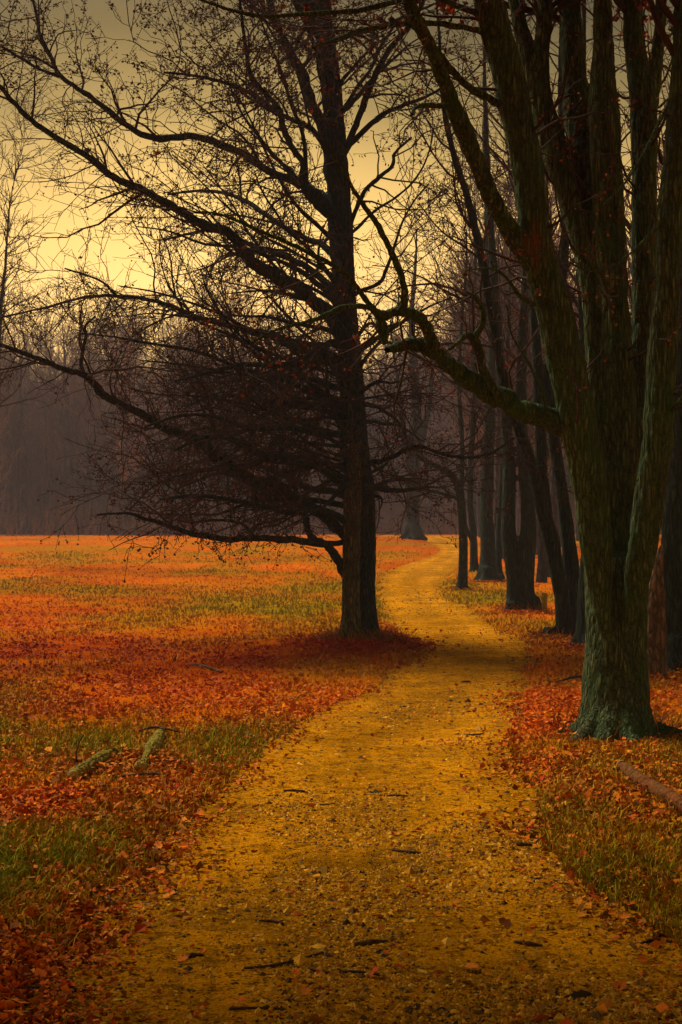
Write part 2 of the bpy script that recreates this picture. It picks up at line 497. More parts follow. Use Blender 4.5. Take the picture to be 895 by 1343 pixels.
# the gravel path: a sheet of its own that dips under the leafy verge
py = np.concatenate([np.linspace(-45, 4, 50)[:-1], np.geomspace(4, 80, 330)])
tt = np.linspace(0, 1, 61)
l, r = path_edges(py)
wdt = 0.42 - 0.32 * sstep(12, 45, py)
PX = (l - wdt)[:, None] + (r - l + 2 * wdt)[:, None] * tt[None, :]
PY = np.repeat(py[:, None], 61, 1)
pz = roadz(PX.ravel(), PY.ravel())
V = np.stack([PX.ravel(), PY.ravel(), pz], 1)
ii = (np.arange(len(py) - 1)[:, None] * 61 + np.arange(60)[None, :]).ravel()
Q = np.stack([ii, ii + 1, ii + 62, ii + 61], 1)
tr_ = np.exp(-((tt - .27) / .09) ** 2) + np.exp(-((tt - .72) / .09) ** 2)
tm = np.clip(tr_[None, :] * 1.1 * (0.45 + 1.1 * fbm(PX * .8, PY * .4, seed=61, o=3)), 0, 1).ravel()
pn = fbm(PX * 0.9, PY * 0.45, seed=63, o=4).ravel()
PC = (0.90 + 0.22 * tm + 0.55 * (pn - .5))[:, None] * np.array([[1.0, 1.0, 1.0]])
PC[:, 2] *= 1.0
m, nt, b = mat('gravel_path', 1.0, 0.0)
tc = nt.nodes.new('ShaderNodeTexCoord')
n1 = tnoise(nt, 60, 5, tc.outputs['Object'], 0.75)
n2 = tnoise(nt, 1.1, 6, tc.outputs['Object'], 0.7)
n3 = tnoise(nt, 9, 6, tc.outputs['Object'], 0.7)
c = ramp(nt, n1, [(0.34, (0.10, 0.045, 0.002)), (0.44, (0.68, 0.268, 0.003)), (0.68, (0.90, 0.385, 0.010))])
c = mixc(nt, ramp(nt, n2, [(0.42, (0, 0, 0)), (0.62, (0.7, 0.7, 0.7))]), c, ramp(nt, n1, [(0.38, (0.12, 0.055, 0.004)), (0.62, (0.42, 0.19, 0.004))]))
c = mixc(nt, ramp(nt, n3, [(0.50, (0, 0, 0)), (0.66, (0.75, 0.75, 0.75))]), c, (0.12, 0.045, 0.003))
n4 = tnoise(nt, 28, 3, tc.outputs['Object'], 0.8)
c = mixc(nt, ramp(nt, n4, [(0.53, (0, 0, 0)), (0.63, (0.85, 0.85, 0.85))]), c, (0.10, 0.035, 0.003))
at = nt.nodes.new('ShaderNodeAttribute'); at.attribute_name = 'Col'
mx_ = nt.nodes.new('ShaderNodeMix'); mx_.data_type = 'RGBA'; mx_.blend_type = 'MULTIPLY'; mx_.inputs[0].default_value = 1.0
nt.links.new(c, mx_.inputs[6]); nt.links.new(at.outputs['Color'], mx_.inputs[7]); c = mx_.outputs[2]
nt.links.new(c, b.inputs['Base Color'])
bp = nt.nodes.new('ShaderNodeBump'); bp.inputs['Distance'].default_value = 0.03; bp.inputs['Strength'].default_value = 1.0
nt.links.new(n1, bp.inputs['Height']); nt.links.new(bp.outputs[0], b.inputs['Normal'])
link('gravel_path', make_mesh('gravel_path', V, [Q], m, True, PC), kind='structure')

# ------------------------------------------------------------------ scatter
def scatter_xy(n, ymin, ymax, power, spread=0.30, pad=0.6):
    u = rng.random(n)
    a = 1 - power
    y = (ymin ** a + u * (ymax ** a - ymin ** a)) ** (1 / a)
    x = (rng.random(n) * 2 - 1) * (y * spread + pad)
    return x, y

def leaf_quads(x, y, z, size, cols, tilt=0.5):
    """bent diamond leaves, two triangles folded on the midrib"""
    n = len(x)
    yaw = rng.random(n) * 2 * math.pi
    a = rng.normal(0, tilt, n); bb = rng.normal(0, tilt, n)
    nx = np.sin(a); ny = np.sin(bb); nz = np.sqrt(np.clip(1 - nx ** 2 - ny ** 2, 0.05, 1))
    Nn = np.stack([nx, ny, nz], 1); Nn /= np.linalg.norm(Nn, axis=1, keepdims=True)
    d = np.stack([np.cos(yaw), np.sin(yaw), np.zeros(n)], 1)
    d -= (d * Nn).sum(1, keepdims=True) * Nn; d /= np.linalg.norm(d, axis=1, keepdims=True)
    s = np.cross(Nn, d)
    c = np.stack([x, y, z], 1)
    sz = size[:, None]
    wd = rng.uniform(0.28, 0.5, n)[:, None]
    cup = rng.uniform(-0.05, 0.28, n)[:, None]
    v0 = c - d * sz * 0.5; v1 = c + s * sz * wd + Nn * sz * cup - d * sz * .05; v2 = c + d * sz * 0.5 + Nn * sz * rng.uniform(-.1, .3, n)[:, None]; v3 = c - s * sz * wd + Nn * sz * cup + d * sz * .06
    V = np.stack([v0, v1, v2, v3], 1).reshape(-1, 3)
    k = np.arange(n)[:, None] * 4
    Q = np.concatenate([k + np.array([[0, 1, 2]]), k + np.array([[0, 2, 3]])])
    return V, Q, np.repeat(cols, 4, 0)

PAL = np.array([[0.40, 0.022, 0.002], [0.54, 0.06, 0.002], [0.64, 0.12, 0.003], [0.68, 0.22, 0.004], [0.32, 0.085, 0.005], [0.14, 0.035, 0.004], [0.05, 0.018, 0.005]])
def leaf_cols(x, y):
    r = red_mask(x, y); g = green_mask(x, y); n = len(x)
    k = rng.random(n) * 3.4 + 0.5 + 1.0 * (1 - r) * rng.random(n) - 1.6 * r * rng.random(n)
    k = np.clip(k.astype(int), 0, 3)
    dark = rng.random(n)
    k = np.where(dark < 0.14, 4, k); k = np.where((dark > 0.14) & (dark < 0.30), 5, k); k = np.where((dark > .30) & (dark < .42), 6, k)
    c = PAL[k] * rng.uniform(0.65, 1.15, n)[:, None]
    f = (0.35 + 0.57 * sstep(8, 22, y))[:, None]
    return c * (1 - f) + ground_cols(x, y) * rng.uniform(.75, 1.35, n)[:, None] * f

x, y = scatter_xy(450000, 3.6, 95, 1.6, 0.27)
d = inpath(x, y) + 0.40 * (fbm(x * 1.6, y * 1.2, seed=9, o=4) - 0.5)
g = green_mask(x, y)
dens = np.where(d < 0, 0.62 - 0.42 * g, 0.42 * np.exp(-np.clip(d, 0, 9) / 0.12) + 0.005 + 0.012 * (y > 9))
drift = sstep(.34, .62, fbm(x * 1.9, y * 1.5, seed=88, o=3))
dens = np.where(d < 0, dens * (0.35 + 1.15 * drift), dens * (0.4 + 1.2 * drift))
keep = rng.random(len(x)) < dens
x, y, d = x[keep], y[keep], d[keep]
npile = 7000
px_ = TREEM[0] + rng.normal(0.12, 0.42, npile); py_ = TREEM[1] + rng.normal(-.15, 0.75, npile)
for (bu, bv, bd, br, bn) in [(808, 968, 11.4, .42, 3200), (742, 848, 20.9, .5, 1500), (690, 808, 26.3, .5, 1200), (893, 888, 16.3, .5, 1500), (857, 893, 15.4, .3, 600), (642, 763, 36.5, .6, 700), (607, 775, 33.2, .3, 400), (776, 862, 19.5, .4, 700), (120, 1022, 9.6, .25, 420), (195, 1005, 9.9, .22, 360), (870, 1060, 8.6, .4, 200)]:
    q_ = P(bu, bv, bd); aa = rng.random(bn) * 6.283; ra_ = br * (0.45 + np.abs(rng.normal(0, .45, bn)))
    px_ = np.concatenate([px_, q_[0] + ra_ * np.cos(aa)]); py_ = np.concatenate([py_, q_[1] + ra_ * np.sin(aa)])
npile = len(px_)
x = np.concatenate([x, px_]); y = np.concatenate([y, py_]); d = np.concatenate([d, np.full(npile, -1.0)])
z = np.where(d < 0.05, np.maximum(land(x, y), -9), roadz(x, y)) + rng.uniform(0.004, 0.03, len(x))
z[-npile:] = np.maximum(land(px_, py_), roadz(px_, py_)) + rng.uniform(0.004, 0.06, npile)
size = np.clip(rng.lognormal(-3.55, .42, len(x)), .012, .085) * (1 + 0.004 * np.clip(y - 8, 0, 60)) * np.where(d > 0, 0.8, 1)
V, T3, C = leaf_quads(x, y, z, size, leaf_cols(x, y))
link('leaf_litter', make_mesh('leaf_litter', V, [T3], M_LEAF, False, C), kind='stuff', label='red and orange fallen leaves covering the grass on both sides', cat='fallen leaves')

# grass
x, y = scatter_xy(320000, 3.6, 55, 1.7, 0.27)
d = inpath(x, y) + 0.40 * (fbm(x * 1.6, y * 1.2, seed=9, o=4) - 0.5)
g = green_mask(x, y)
clump = fbm(x * 3.0, y * 3.0, seed=77, o=2)
keep = (d < -0.02) & (rng.random(len(x)) < (0.28 + 0.9 * g) * sstep(0.36, 0.56, clump + 0.25 * g))
x, y, g = x[keep], y[keep], g[keep]
n = len(x)
z = land(x, y)
h = rng.uniform(0.02, 0.05 + 0.03 * g, n) * (1 + 0.5 * (rng.random(n) < 0.06))
w = 0.0016 + 0.0003 * y
az = rng.random(n) * 2 * math.pi
dx, dy = np.cos(az), np.sin(az)
lean = rng.uniform(0.2, 1.3, n) * h
az2 = rng.random(n) * 2 * math.pi
b0 = np.stack([x - dx * w, y - dy * w, z - 0.01], 1); b1 = np.stack([x + dx * w, y + dy * w, z - 0.01], 1)
mx = np.stack([x + np.cos(az2) * lean * 0.35, y + np.sin(az2) * lean * 0.35, z + h * 0.65], 1)
m0 = mx - np.stack([dx * w * .8, dy * w * .8, 0 * w], 1); m1 = mx + np.stack([dx * w * .8, dy * w * .8, 0 * w], 1)
tp = np.stack([x + np.cos(az2) * lean, y + np.sin(az2) * lean, z + h], 1)
V = np.stack([b0, b1, m1, m0, tp], 1).reshape(-1, 3)
k = np.arange(n)[:, None] * 5
gc = np.array([[0.12, 0.22, 0.002]]) * g[:, None] + np.array([[0.50, 0.18, 0.003]]) * (1 - g[:, None])
gc = gc * rng.uniform(0.6, 1.5, n)[:, None]
fy_ = (0.75 * sstep(9, 22, y))[:, None]
gc = gc * (1 - fy_) + ground_cols(x, y) * rng.uniform(.8, 1.25, n)[:, None] * fy_
straw = (rng.random(n) < 0.22)[:, None]
gc = np.where(straw, np.array([[0.50, 0.25, 0.008]]) * rng.uniform(0.6, 1.1, n)[:, None], gc)
link('grass', make_mesh('grass', V, [k + np.array([[0, 1, 2, 3]]), k + np.array([[3, 2, 4]])], M_GRASS, True, np.repeat(gc, 5, 0)), kind='stuff', label='short olive green grass among the fallen leaves', cat='grass')

# dry stalks and seedlings standing in the leaf piles at the tree feet
n = 0
SX, SY = [], []
for (bu, bv, bd, br, bn) in [(473, 845, 20.0, .55, 900), (808, 968, 11.4, .45, 260), (742, 848, 20.9, .4, 200), (690, 808, 26.3, .5, 200), (893, 888, 16.3, .5, 350)]:
    q_ = P(bu, bv, bd); aa = rng.random(bn) * 6.283; ra_ = br * (0.4 + np.abs(rng.normal(0, .5, bn)))
    SX.append(q_[0] + ra_ * np.cos(aa)); SY.append(q_[1] + ra_ * np.sin(aa))
SX, SY = np.concatenate(SX), np.concatenate(SY); n = len(SX)
dd_ = rng.normal(0, .45, (n, 3)); dd_[:, 2] = 1; hh = rng.uniform(.06, .30, n) ** 1.0
b_ = np.stack([SX, SY, land(SX, SY) - .01], 1)
Pn = np.stack([b_ + dd_ * t_ * hh[:, None] + np.array([0, 0, -.25]) * (t_ ** 2) * hh[:, None] for t_ in (0, .5, 1)], 1)
V, Q = tubes(Pn, np.tile(np.array([.0035, .003, .0015]), (n, 1)), 3)
link('dry_stalks', make_mesh('dry_stalks', V, [Q], M_GRASS, True, np.repeat(np.array([[.20, .05, .006], [.12, .05, .01], [.28, .13, .01]])[rng.integers(0, 3, n)], 9, 0)), kind='stuff', label='dry brown stalks in the leaf piles at the feet of the trees', cat='stalks')

# gravel: little faceted stones pressed in the path
x, y = scatter_xy(190000, 3.6, 45, 2.0, 0.25)
d = inpath(x, y) + 0.40 * (fbm(x * 1.6, y * 1.2, seed=9, o=4) - 0.5)
pch = fbm(x * 1.2, y * 0.7, seed=51, o=3)
keep = (d > -0.20) & (rng.random(len(x)) < 0.16 + 0.84 * sstep(0.42, 0.60, pch + 0.10 * (y < 7)))
x, y = x[keep], y[keep]
n = len(x)
s = np.clip(rng.lognormal(-5.25, .42, n), .0028, .017) * (1 + 0.9 * (rng.random(n) < 0.06)) * (1 + 0.05 * np.clip(y - 6, 0, 40))
oct_ = np.array([[1, 0, 0], [0, 1, 0], [-1, 0, 0], [0, -1, 0], [0, 0, 1]], float)
ang = rng.random(n) * 2 * math.pi
ca, sa = np.cos(ang), np.sin(ang)
v = oct_[None] * (1 + 0.35 * rng.normal(size=(n, 5, 1))) + 0.12 * rng.normal(size=(n, 5, 3))
v[:, :, 0] *= rng.uniform(0.8, 1.6, n)[:, None]
v[:, :, 2] *= 0.75
vx = v[:, :, 0] * ca[:, None] - v[:, :, 1] * sa[:, None]; vy = v[:, :, 0] * sa[:, None] + v[:, :, 1] * ca[:, None]
z = np.maximum(roadz(x, y), np.where(d[keep] < 0.02, land(x, y), -9))
V = np.stack([vx * s[:, None] + x[:, None], vy * s[:, None] + y[:, None], v[:, :, 2] * s[:, None] + z[:, None]], 2).reshape(-1, 3)
k = np.arange(n)[:, None] * 5
T3 = np.concatenate([k + np.array([[a, (a + 1) % 4, 4]]) for a in range(4)])
SP = np.array([[0.58, 0.30, 0.03], [0.46, 0.20, 0.006], [0.62, 0.32, 0.02], [0.26, 0.13, 0.012], [0.10, 0.05, 0.012], [0.045, 0.030, 0.014], [0.26, 0.05, 0.004]])
kk = rng.choice(7, n, p=[.20, .24, .15, .17, .12, .08, .04])
link('gravel', make_mesh('gravel', V, [T3], M_STONE, False, np.repeat(SP[kk] * rng.uniform(.8, 1.2, n)[:, None], 5, 0)), kind='stuff', label='loose ochre and dark gravel stones on the path', cat='gravel')

# ------------------------------------------------------------------ trees
def world_line(pts, D0, D1=None, base_w=None, ground=None, per=6, D=None):
    """pts: (u, v, width px) in the photograph; depth runs from D0 to D1 along the line"""
    D1 = D0 if D1 is None else D1
    n = len(pts)
    W, R = [], []
    for i, (u, v, w) in enumerate(pts):
        t = i / (n - 1)
        d = D0 + (D1 - D0) * t ** 1.2
        W.append(P(u, v, d)); R.append(max(w * d / F / 2, 0.004))
    return catmull(W, R, per)

def flare(pts, rad, gz, amt=0.35, hgt=0.45):
    h = pts[:, 2] - gz
    return rad * (1 + amt * np.exp(-np.clip(h, 0, 9) / hgt * 1.6))

def solid_trunk(name, lines, origin, material, parent, voxel, sides=28, bark=0.010, bf=26.0, zst=5.0, roots=None, smooth_it=4):
    """weld several stems into one trunk surface, then furrow it like bark"""
    parts = []
    for pts, rad in lines:
        V, Qd = tubes(pts[None], rad[None], sides)
        n = len(V)
        caps = np.array([list(range(sides))[::-1], list(range(n - sides, n))])
        parts.append((V - origin, Qd, caps))
    Vs, fs, n = [], [], 0
    for V, Qd, caps in parts:
        Vs.append(V); fs += [tuple(q) for q in (Qd + n)]; fs += [tuple(c) for c in (caps + n)]; n += len(V)
    me = bpy.data.meshes.new('tmp')
    me.from_pydata(np.concatenate(Vs).tolist(), [], fs)
    o = bpy.data.objects.new('tmp', me); COL.objects.link(o)
    md = o.modifiers.new('r', 'REMESH'); md.mode = 'VOXEL'; md.voxel_size = voxel
    sm = o.modifiers.new('s', 'SMOOTH'); sm.iterations = smooth_it; sm.factor = 0.5
    dg = bpy.context.evaluated_depsgraph_get()
    out = bpy.data.meshes.new_from_object(o.evaluated_get(dg))
    bpy.data.objects.remove(o); bpy.data.meshes.remove(me)
    out.name = name
    nv = len(out.vertices)
    co = np.empty(nv * 3, np.float32); out.vertices.foreach_get('co', co); co = co.reshape(-1, 3).astype(float)
    no = np.empty(nv * 3, np.float32); out.vertices.foreach_get('normal', no); no = no.reshape(-1, 3)
    wx = co[:, 0] + 0.03 * (noise(co[:, 0] * 6, co[:, 1] * 6, co[:, 2] * 3, 5) - .5); wy = co[:, 1] + 0.03 * (noise(co[:, 0] * 6, co[:, 1] * 6, co[:, 2] * 3, 8) - .5)
    rd = 1 - np.abs(noise(wx * bf, wy * bf, co[:, 2] * bf / zst, 11) * 2 - 1)
    rd2 = 1 - np.abs(noise(wx * bf * 2, wy * bf * 2, co[:, 2] * bf / zst * 2, 13) * 2 - 1)
    dsp = -bark * (rd ** 3 * 1.0 + 0.5 * rd2 ** 3) + bark * 2.5 * (fbm(co[:, 0] * 4, co[:, 1] * 4, co[:, 2] * 2, 17, 2) - 0.5)
    co += no * dsp[:, None]
    out.vertices.foreach_set('co', co.astype(np.float32).ravel())
    at_ = out.attributes.new('ridge', 'FLOAT', 'POINT')
    at_.data.foreach_set('value', np.clip(1 - rd ** 2 * 1.1 - 0.35 * rd2 ** 3, 0, 1).astype(np.float32))
    out.polygons.foreach_set('use_smooth', np.ones(len(out.polygons), bool))
    out.materials.clear(); out.materials.append(material); out.update()
    return link(name, out, parent)

def limb_obj(name, line, origin, material, parent, sides=10, bump=0.12, label=None):
    pts, rad = line
    pts, rad = resample(pts, rad, max(6, len(pts)))
    # gnarl: small swellings and kinks
    n = len(pts)
    s = np.arange(n) * 0.9 + rng.random() * 100
    rad = rad * (1 + bump * 2 * (noise(s, s * 0, seed=int(rng.integers(999))) - 0.5))
    k = rad[:, None] * 0.5
    pts = pts + k * np.stack([noise(s * .8, s * 0, seed=int(rng.integers(999))) - .5 for _ in range(3)], 1)
    V, Q = tubes(pts[None], rad[None], sides)
    return link(name, make_mesh(name, V - origin, [Q], material), parent, label=label)

def twig_obj(groups, origin, parent, name='twigs', material=None):
    parts = [tubes(p, r, s) for p, r, s in groups]
    V, Q = merge(parts)
    return link(name, make_mesh(name, V - origin, [Q], material or M_TWIG), parent, kind='stuff')

def crown_leaves(Pn, count, origin, parent, size=(0.025, 0.06), pal=None, bias=None, name='withered_leaves'):
    N, K, _ = Pn.shape
    if bias is not None:
        w = bias(Pn[:, -1]); w = w / w.sum()
        i = rng.choice(N, count, p=w)
    else:
        i = rng.integers(0, N, count)
    k = rng.integers(1, K, count)
    p = Pn[i, k] + rng.normal(0, 0.02, (count, 3))
    pal = np.array([[0.055, 0.022, 0.015], [0.09, 0.030, 0.014], [0.035, 0.016, 0.012], [0.22, 0.06, 0.010]]) if pal is None else pal
    c = pal[rng.choice(len(pal), count, p=[.4, .3, .26, .04])] * rng.uniform(.7, 1.3, count)[:, None]
    V, T3, C = leaf_quads(p[:, 0], p[:, 1], p[:, 2] - 0.02, rng.uniform(size[0], size[1], count), c, 1.2)
    return link(name, make_mesh(name, V - origin, [T3], M_CROWN, False, C), parent, kind='stuff')

def stackL(lines, K):
    A = [resample(p, r, K) for p, r in lines]
    return np.stack([a[0] for a in A]), np.stack([a[1] for a in A])

# ---- the twin-trunk oak beside the path
MD = 20.0
mo = TREEM.copy(); mo[2] = float(land([mo[0]], [mo[1]])[0])
oak = thing('oak_tree', tuple(mo), 'twin-trunked dark oak left of the path, its long bare limbs reaching over the field', 'tree')
t1 = world_line([(486, 856, 36), (484, 842, 34), (481, 800, 30), (480, 760, 28), (479, 700, 29), (475, 640, 36), (466, 600, 42), (461, 500, 36), (456, 430, 32), (453, 395, 32), (447, 300, 36), (442, 200, 31),
                 (436, 134, 32), (429, 67, 28), (422, 0, 24), (415, -90, 18), (408, -200, 10), (400, -300, 5)], MD + .12, MD + 0.6)
t2 = world_line([(458, 856, 34), (460, 842, 31), (461, 800, 27), (461, 760, 26), (462, 700, 26), (463, 660, 26), (464, 620, 24), (464, 580, 18)], MD - .22, MD + .1)
for t in (t1, t2):
    t[1][:] = flare(t[0], t[1], mo[2], 0.12, 0.35) * .94
rootsM = []
for k in range(9):
    a = k * 0.7 + rng.random() * .3
    c = np.array([TREEM[0], TREEM[1] + .05, mo[2]])
    e = np.array([math.cos(a), math.sin(a), 0])
    rootsM.append(catmull([c + e * .12 + [0, 0, .26], c + e * .26 + [0, 0, .07], c + e * .42 + [0, 0, -.04]], [.08, .06, .035], 4))
solid_trunk('trunk', [t1] + [r_ for k_, r_ in enumerate(rootsM) if k_ not in (4, 5, 6)], mo, M_BARKM, oak, 0.018, bark=0.014, bf=22)
solid_trunk('stem', [t2] + rootsM[4:7], mo, M_BARKL, oak, 0.016, bark=0.014, bf=24)

ML = [  # (points, end depth offset)
    ([(462, 640, 20), (448, 631, 17), (430, 618, 16), (411, 608, 15), (377, 603, 14), (350, 600, 12), (317, 581, 10), (290, 572, 8), (262, 575, 6), (230, 590, 4)], -1.5),
    ([(462, 712, 18), (451, 702, 15), (437, 688, 15), (424, 675, 15), (394, 660, 19), (364, 645, 20), (337, 633, 18), (310, 619, 17), (283, 598, 15), (263, 580, 14), (240, 570, 13), (218, 562, 12), (188, 544, 11),
      (161, 532, 10), (134, 517, 10), (121, 501, 9), (107, 490, 9), (84, 485, 7), (60, 474, 6.5), (33, 464, 6), (0, 452, 5), (-40, 440, 4), (-90, 432, 3)], -2.0),
    ([(462, 768, 14), (452, 752, 13), (444, 736, 12), (436, 722, 11), (428, 714, 11), (405, 710, 10), (380, 708, 9), (350, 706, 9), (320, 706, 8.5), (300, 708, 8), (268, 703, 8), (241, 697, 7), (215, 687, 6), (188, 680, 5), (168, 673, 4), (127, 675, 2.5)], -2.6),
    ([(429, 715, 9), (412, 706, 9), (405, 697, 9), (401, 680, 9), (394, 664, 9), (375, 640, 8), (352, 625, 6)], -0.5),
    ([(334, 705, 5), (322, 690, 4), (308, 684, 4), (283, 682, 3.5), (250, 685, 3), (225, 680, 2)], -1),
    ([(468, 705, 10), (450, 711, 8), (430, 713, 7)], 0),
    ([(112, 494, 6), (107, 480, 5), (108, 465, 5), (113, 440, 4.5), (112, 428, 4), (125, 415, 3)], 0),
    ([(458, 480, 24), (448, 440, 20), (431, 413, 19), (410, 395, 18), (393, 378, 17), (367, 366, 17), (344, 352, 16), (323, 334, 15), (302, 307, 14), (271, 297, 13), (231, 274, 11), (191, 251, 10), (146, 231, 9), (116, 206, 8.5),
      (75, 181, 8), (40, 156, 7), (15, 131, 6.5), (0, 113, 6), (-40, 80, 5), (-80, 40, 3)], -1.2),
    ([(450, 330, 18), (440, 295, 14), (422, 260, 12), (392, 241, 11), (352, 224, 10), (322, 204, 10), (281, 186, 9.5), (251, 178, 9), (206, 182, 9), (176, 171, 8), (146, 148, 7.5), (121, 128, 7), (80, 100, 6),
      (65, 70, 5), (53, 45, 4.5), (47, 15, 4), (40, -15, 3), (30, -60, 2)], 1.0),
    ([(82, 101, 5), (55, 92, 4), (25, 75, 4), (0, 60, 3), (-30, 45, 2)], 0),
    ([(458, 520, 18), (440, 480, 14), (410, 459, 13), (381, 453, 12), (361, 442, 11), (338, 436, 10), (302, 427, 8), (261, 417, 7), (226, 402, 6), (191, 392, 5), (151, 388, 4.5), (111, 390, 4), (65, 402, 3), (0, 417, 2.5)], 1.6),
    ([(153, 388, 4), (135, 370, 3), (110, 360, 3), (85, 352, 2)], 0),
    ([(447, 300, 20), (432, 210, 16), (417, 154, 15), (407, 134, 14), (397, 100, 13), (380, 67, 12), (367, 40, 11), (354, 0, 10), (345, -40, 8), (330, -100, 5), (320, -160, 3)], 1.2),
    ([(438, 215, 8), (414, 174, 7), (384, 158, 6.5), (350, 141, 6), (330, 124, 5), (300, 110, 4.5), (260, 100, 4), (215, 95, 3)], -1.5),
    ([(440, 290, 12), (410, 262, 10), (397, 240, 9), (397, 214, 8.5), (380, 188, 8), (370, 161, 8), (367, 144, 7), (343, 117, 7), (330, 100, 6), (323, 67, 5), (318, 30, 4), (312, -20, 3)], -1.6),
    ([(402, 245, 6), (400, 188, 5), (384, 141, 5), (367, 90, 4), (355, 60, 3), (340, 20, 2)], -2),
    ([(446, 215, 12), (457, 188, 10), (471, 154, 9), (481, 127, 9), (494, 94, 8), (518, 57, 7), (540, 30, 6), (560, -10, 5), (575, -60, 3)], -1.4),
    ([(459, 190, 8), (481, 168, 7), (501, 151, 6), (535, 136, 5), (561, 126, 4), (590, 110, 3)], -1),
    ([(450, 145, 6), (470, 112, 5), (487, 90, 4.5), (500, 60, 4), (520, 30, 3)], 1),
    ([(432, 60, 9), (444, 50, 8), (474, 42, 7), (508, 32, 6), (535, 20, 5), (570, 5, 3)], -1.5),
    ([(455, 310, 9), (461, 291, 7), (470, 268, 6), (481, 248, 6), (514, 218, 5), (518, 201, 4), (540, 180, 3)], -1),
    ([(458, 540, 14), (438, 531, 9), (411, 534, 8), (384, 532, 7.5), (350, 526, 7), (307, 519, 5), (284, 520, 4), (250, 530, 3)], 1.8),
    ([(462, 578, 14), (451, 571, 10), (418, 568, 9.5), (384, 561, 9), (350, 562, 8), (324, 561, 7), (284, 547, 5), (240, 545, 4), (190, 560, 3)], -2.2),
    ([(462, 690, 12), (440, 676, 10), (415, 668, 9), (380, 672, 8), (345, 664, 7), (300, 655, 6), (255, 650, 5), (210, 655, 3)], -3.0),
    ([(462, 655, 12), (440, 645, 9), (405, 640, 8), (370, 622, 7), (330, 610, 6), (280, 622, 5), (235, 640, 3)], 2.2),
    ([(470, 612, 9), (490, 606, 7), (509, 602, 6), (546, 585, 5), (581, 596, 4.5), (615, 600, 4), (646, 593, 3.5), (675, 574, 2.5)], -1.5),
    ([(470, 655, 8), (490, 640, 6), (520, 628, 5), (550, 634, 3)], 1.5),
    ([(452, 400, 13), (430, 372, 10), (402, 350, 9), (370, 335, 8), (330, 322, 6), (290, 300, 5), (255, 305, 4), (215, 315, 3)], 2.4),
    ([(450, 350, 11), (425, 322, 9), (400, 312, 8), (360, 290, 7), (320, 262, 6), (270, 250, 4), (220, 255, 3)], 3.0),
    ([(458, 455, 13), (430, 450, 9), (400, 470, 8), (360, 480, 7), (320, 478, 6), (270, 490, 5), (230, 500, 3)], -2.8),
    ([(430, 70, 10), (412, 40, 9), (390, 10, 8), (370, -40, 6), (350, -100, 3)], -2),
]
mlines = []
for pts, off in ML:
    l0 = world_line(pts, MD + .15, MD + .15 + off)
    mlines.append(l0)
    limb_obj('limb', l0, mo, M_BARKM, oak, 12)
# limbs toward and away from the viewer, and more of the lower skirt on the field side
aux = []
for k in range(64):
    hz = rng.uniform(1.9, 9.5)
    if hz > 4.8 and rng.random() < .6: hz = rng.uniform(2.2, 4.2)
    tz = t1[0]; i = int(np.argmin(np.abs(tz[:, 2] - hz - 0)))
    c = tz[i]; rr = t1[1][i]
    if rng.random() < 0.62:
        a = math.radians(rng.normal(180, 48))
    else:
        a = rng.random() * 2 * math.pi
    ln = (3.6 if math.cos(a) < 0 else 2.1) * rng.uniform(.6, 1.15) * (1 - 0.35 * max(0, hz - 5) / 5)
    up0 = 0.15 + 0.12 * (hz - 2)
    d = np.array([math.cos(a), math.sin(a), up0]); d /= np.linalg.norm(d)
    pts = [c]; K = 7
    for j in range(K):
        d = d + rng.normal(0, .16, 3) + np.array([0, 0, -0.04 if hz < 5 else 0.03])
        d /= np.linalg.norm(d)
        pts.append(pts[-1] + d * ln / K)
    r0 = rng.uniform(.025, .048)
    ll = catmull(pts, np.linspace(r0, 0.008, K + 1), 4)
    aux.append(ll)
aux = [a_ for a_ in aux if a_[0][:, 2].min() > 1.55]
for a_ in aux:
    limb_obj('limb', a_, mo, M_BARKM, oak, 8)
AP, AR = stackL(mlines + aux, 24)
def lifted(b_, r_, zmin):
    k_ = b_[:, :, 2].min(1) > zmin
    return b_[k_], r_[k_]
b1, r1 = grow(AP, AR, 2.7, 1.7, (30, 70), 8, 0.12, 0.22, 0.01, 0.5, 0.005, 0.22, rmax=0.022)
b1, r1 = lifted(b1, r1, 1.38)
b2, r2 = grow(b1, r1, 3.6, 0.85, (30, 65), 6, 0.1, 0.25, -0.01, 0.6, 0.0038, 0.4, rmax=0.010)
b2, r2 = lifted(b2, r2, 1.28)
b3, r3 = grow(b2, r2, 4.6, 0.42, (30, 60), 4, 0.1, 0.25, -0.02, 0.7, 0.0034, 0.4, rmax=0.006)
keep = rng.random(len(b3)) < min(1, 34000 / len(b3))
b3, r3 = b3[keep], r3[keep]
OP, OR = stackL([mlines[i_] for i_ in (7, 8, 9, 10, 11, 1)], 24)
c1_, s1_ = grow(OP[:, 9:], OR[:, 9:], 5.5, 1.25, (30, 75), 8, 0.05, 0.22, 0.0, 0.4, 0.0036, 0.1, rmax=0.010)
c2_, s2_ = grow(c1_, s1_, 5.5, 0.6, (30, 65), 5, 0.1, 0.25, -0.01, 0.6, 0.0032, 0.3, rmax=0.006)
twig_obj([(b1, r1, 5), (b2, r2, 3), (b3, r3, 3), (c1_, s1_, 4), (c2_, s2_, 3)], mo, oak)
crown_leaves(np.concatenate([b3]), 34000, mo, oak, (0.02, 0.05), bias=lambda e: 0.25 + 2.2 * sstep(5.5, 9, e[:, 2]) + 0.8 * sstep(3.2, 2.0, e[:, 2]))

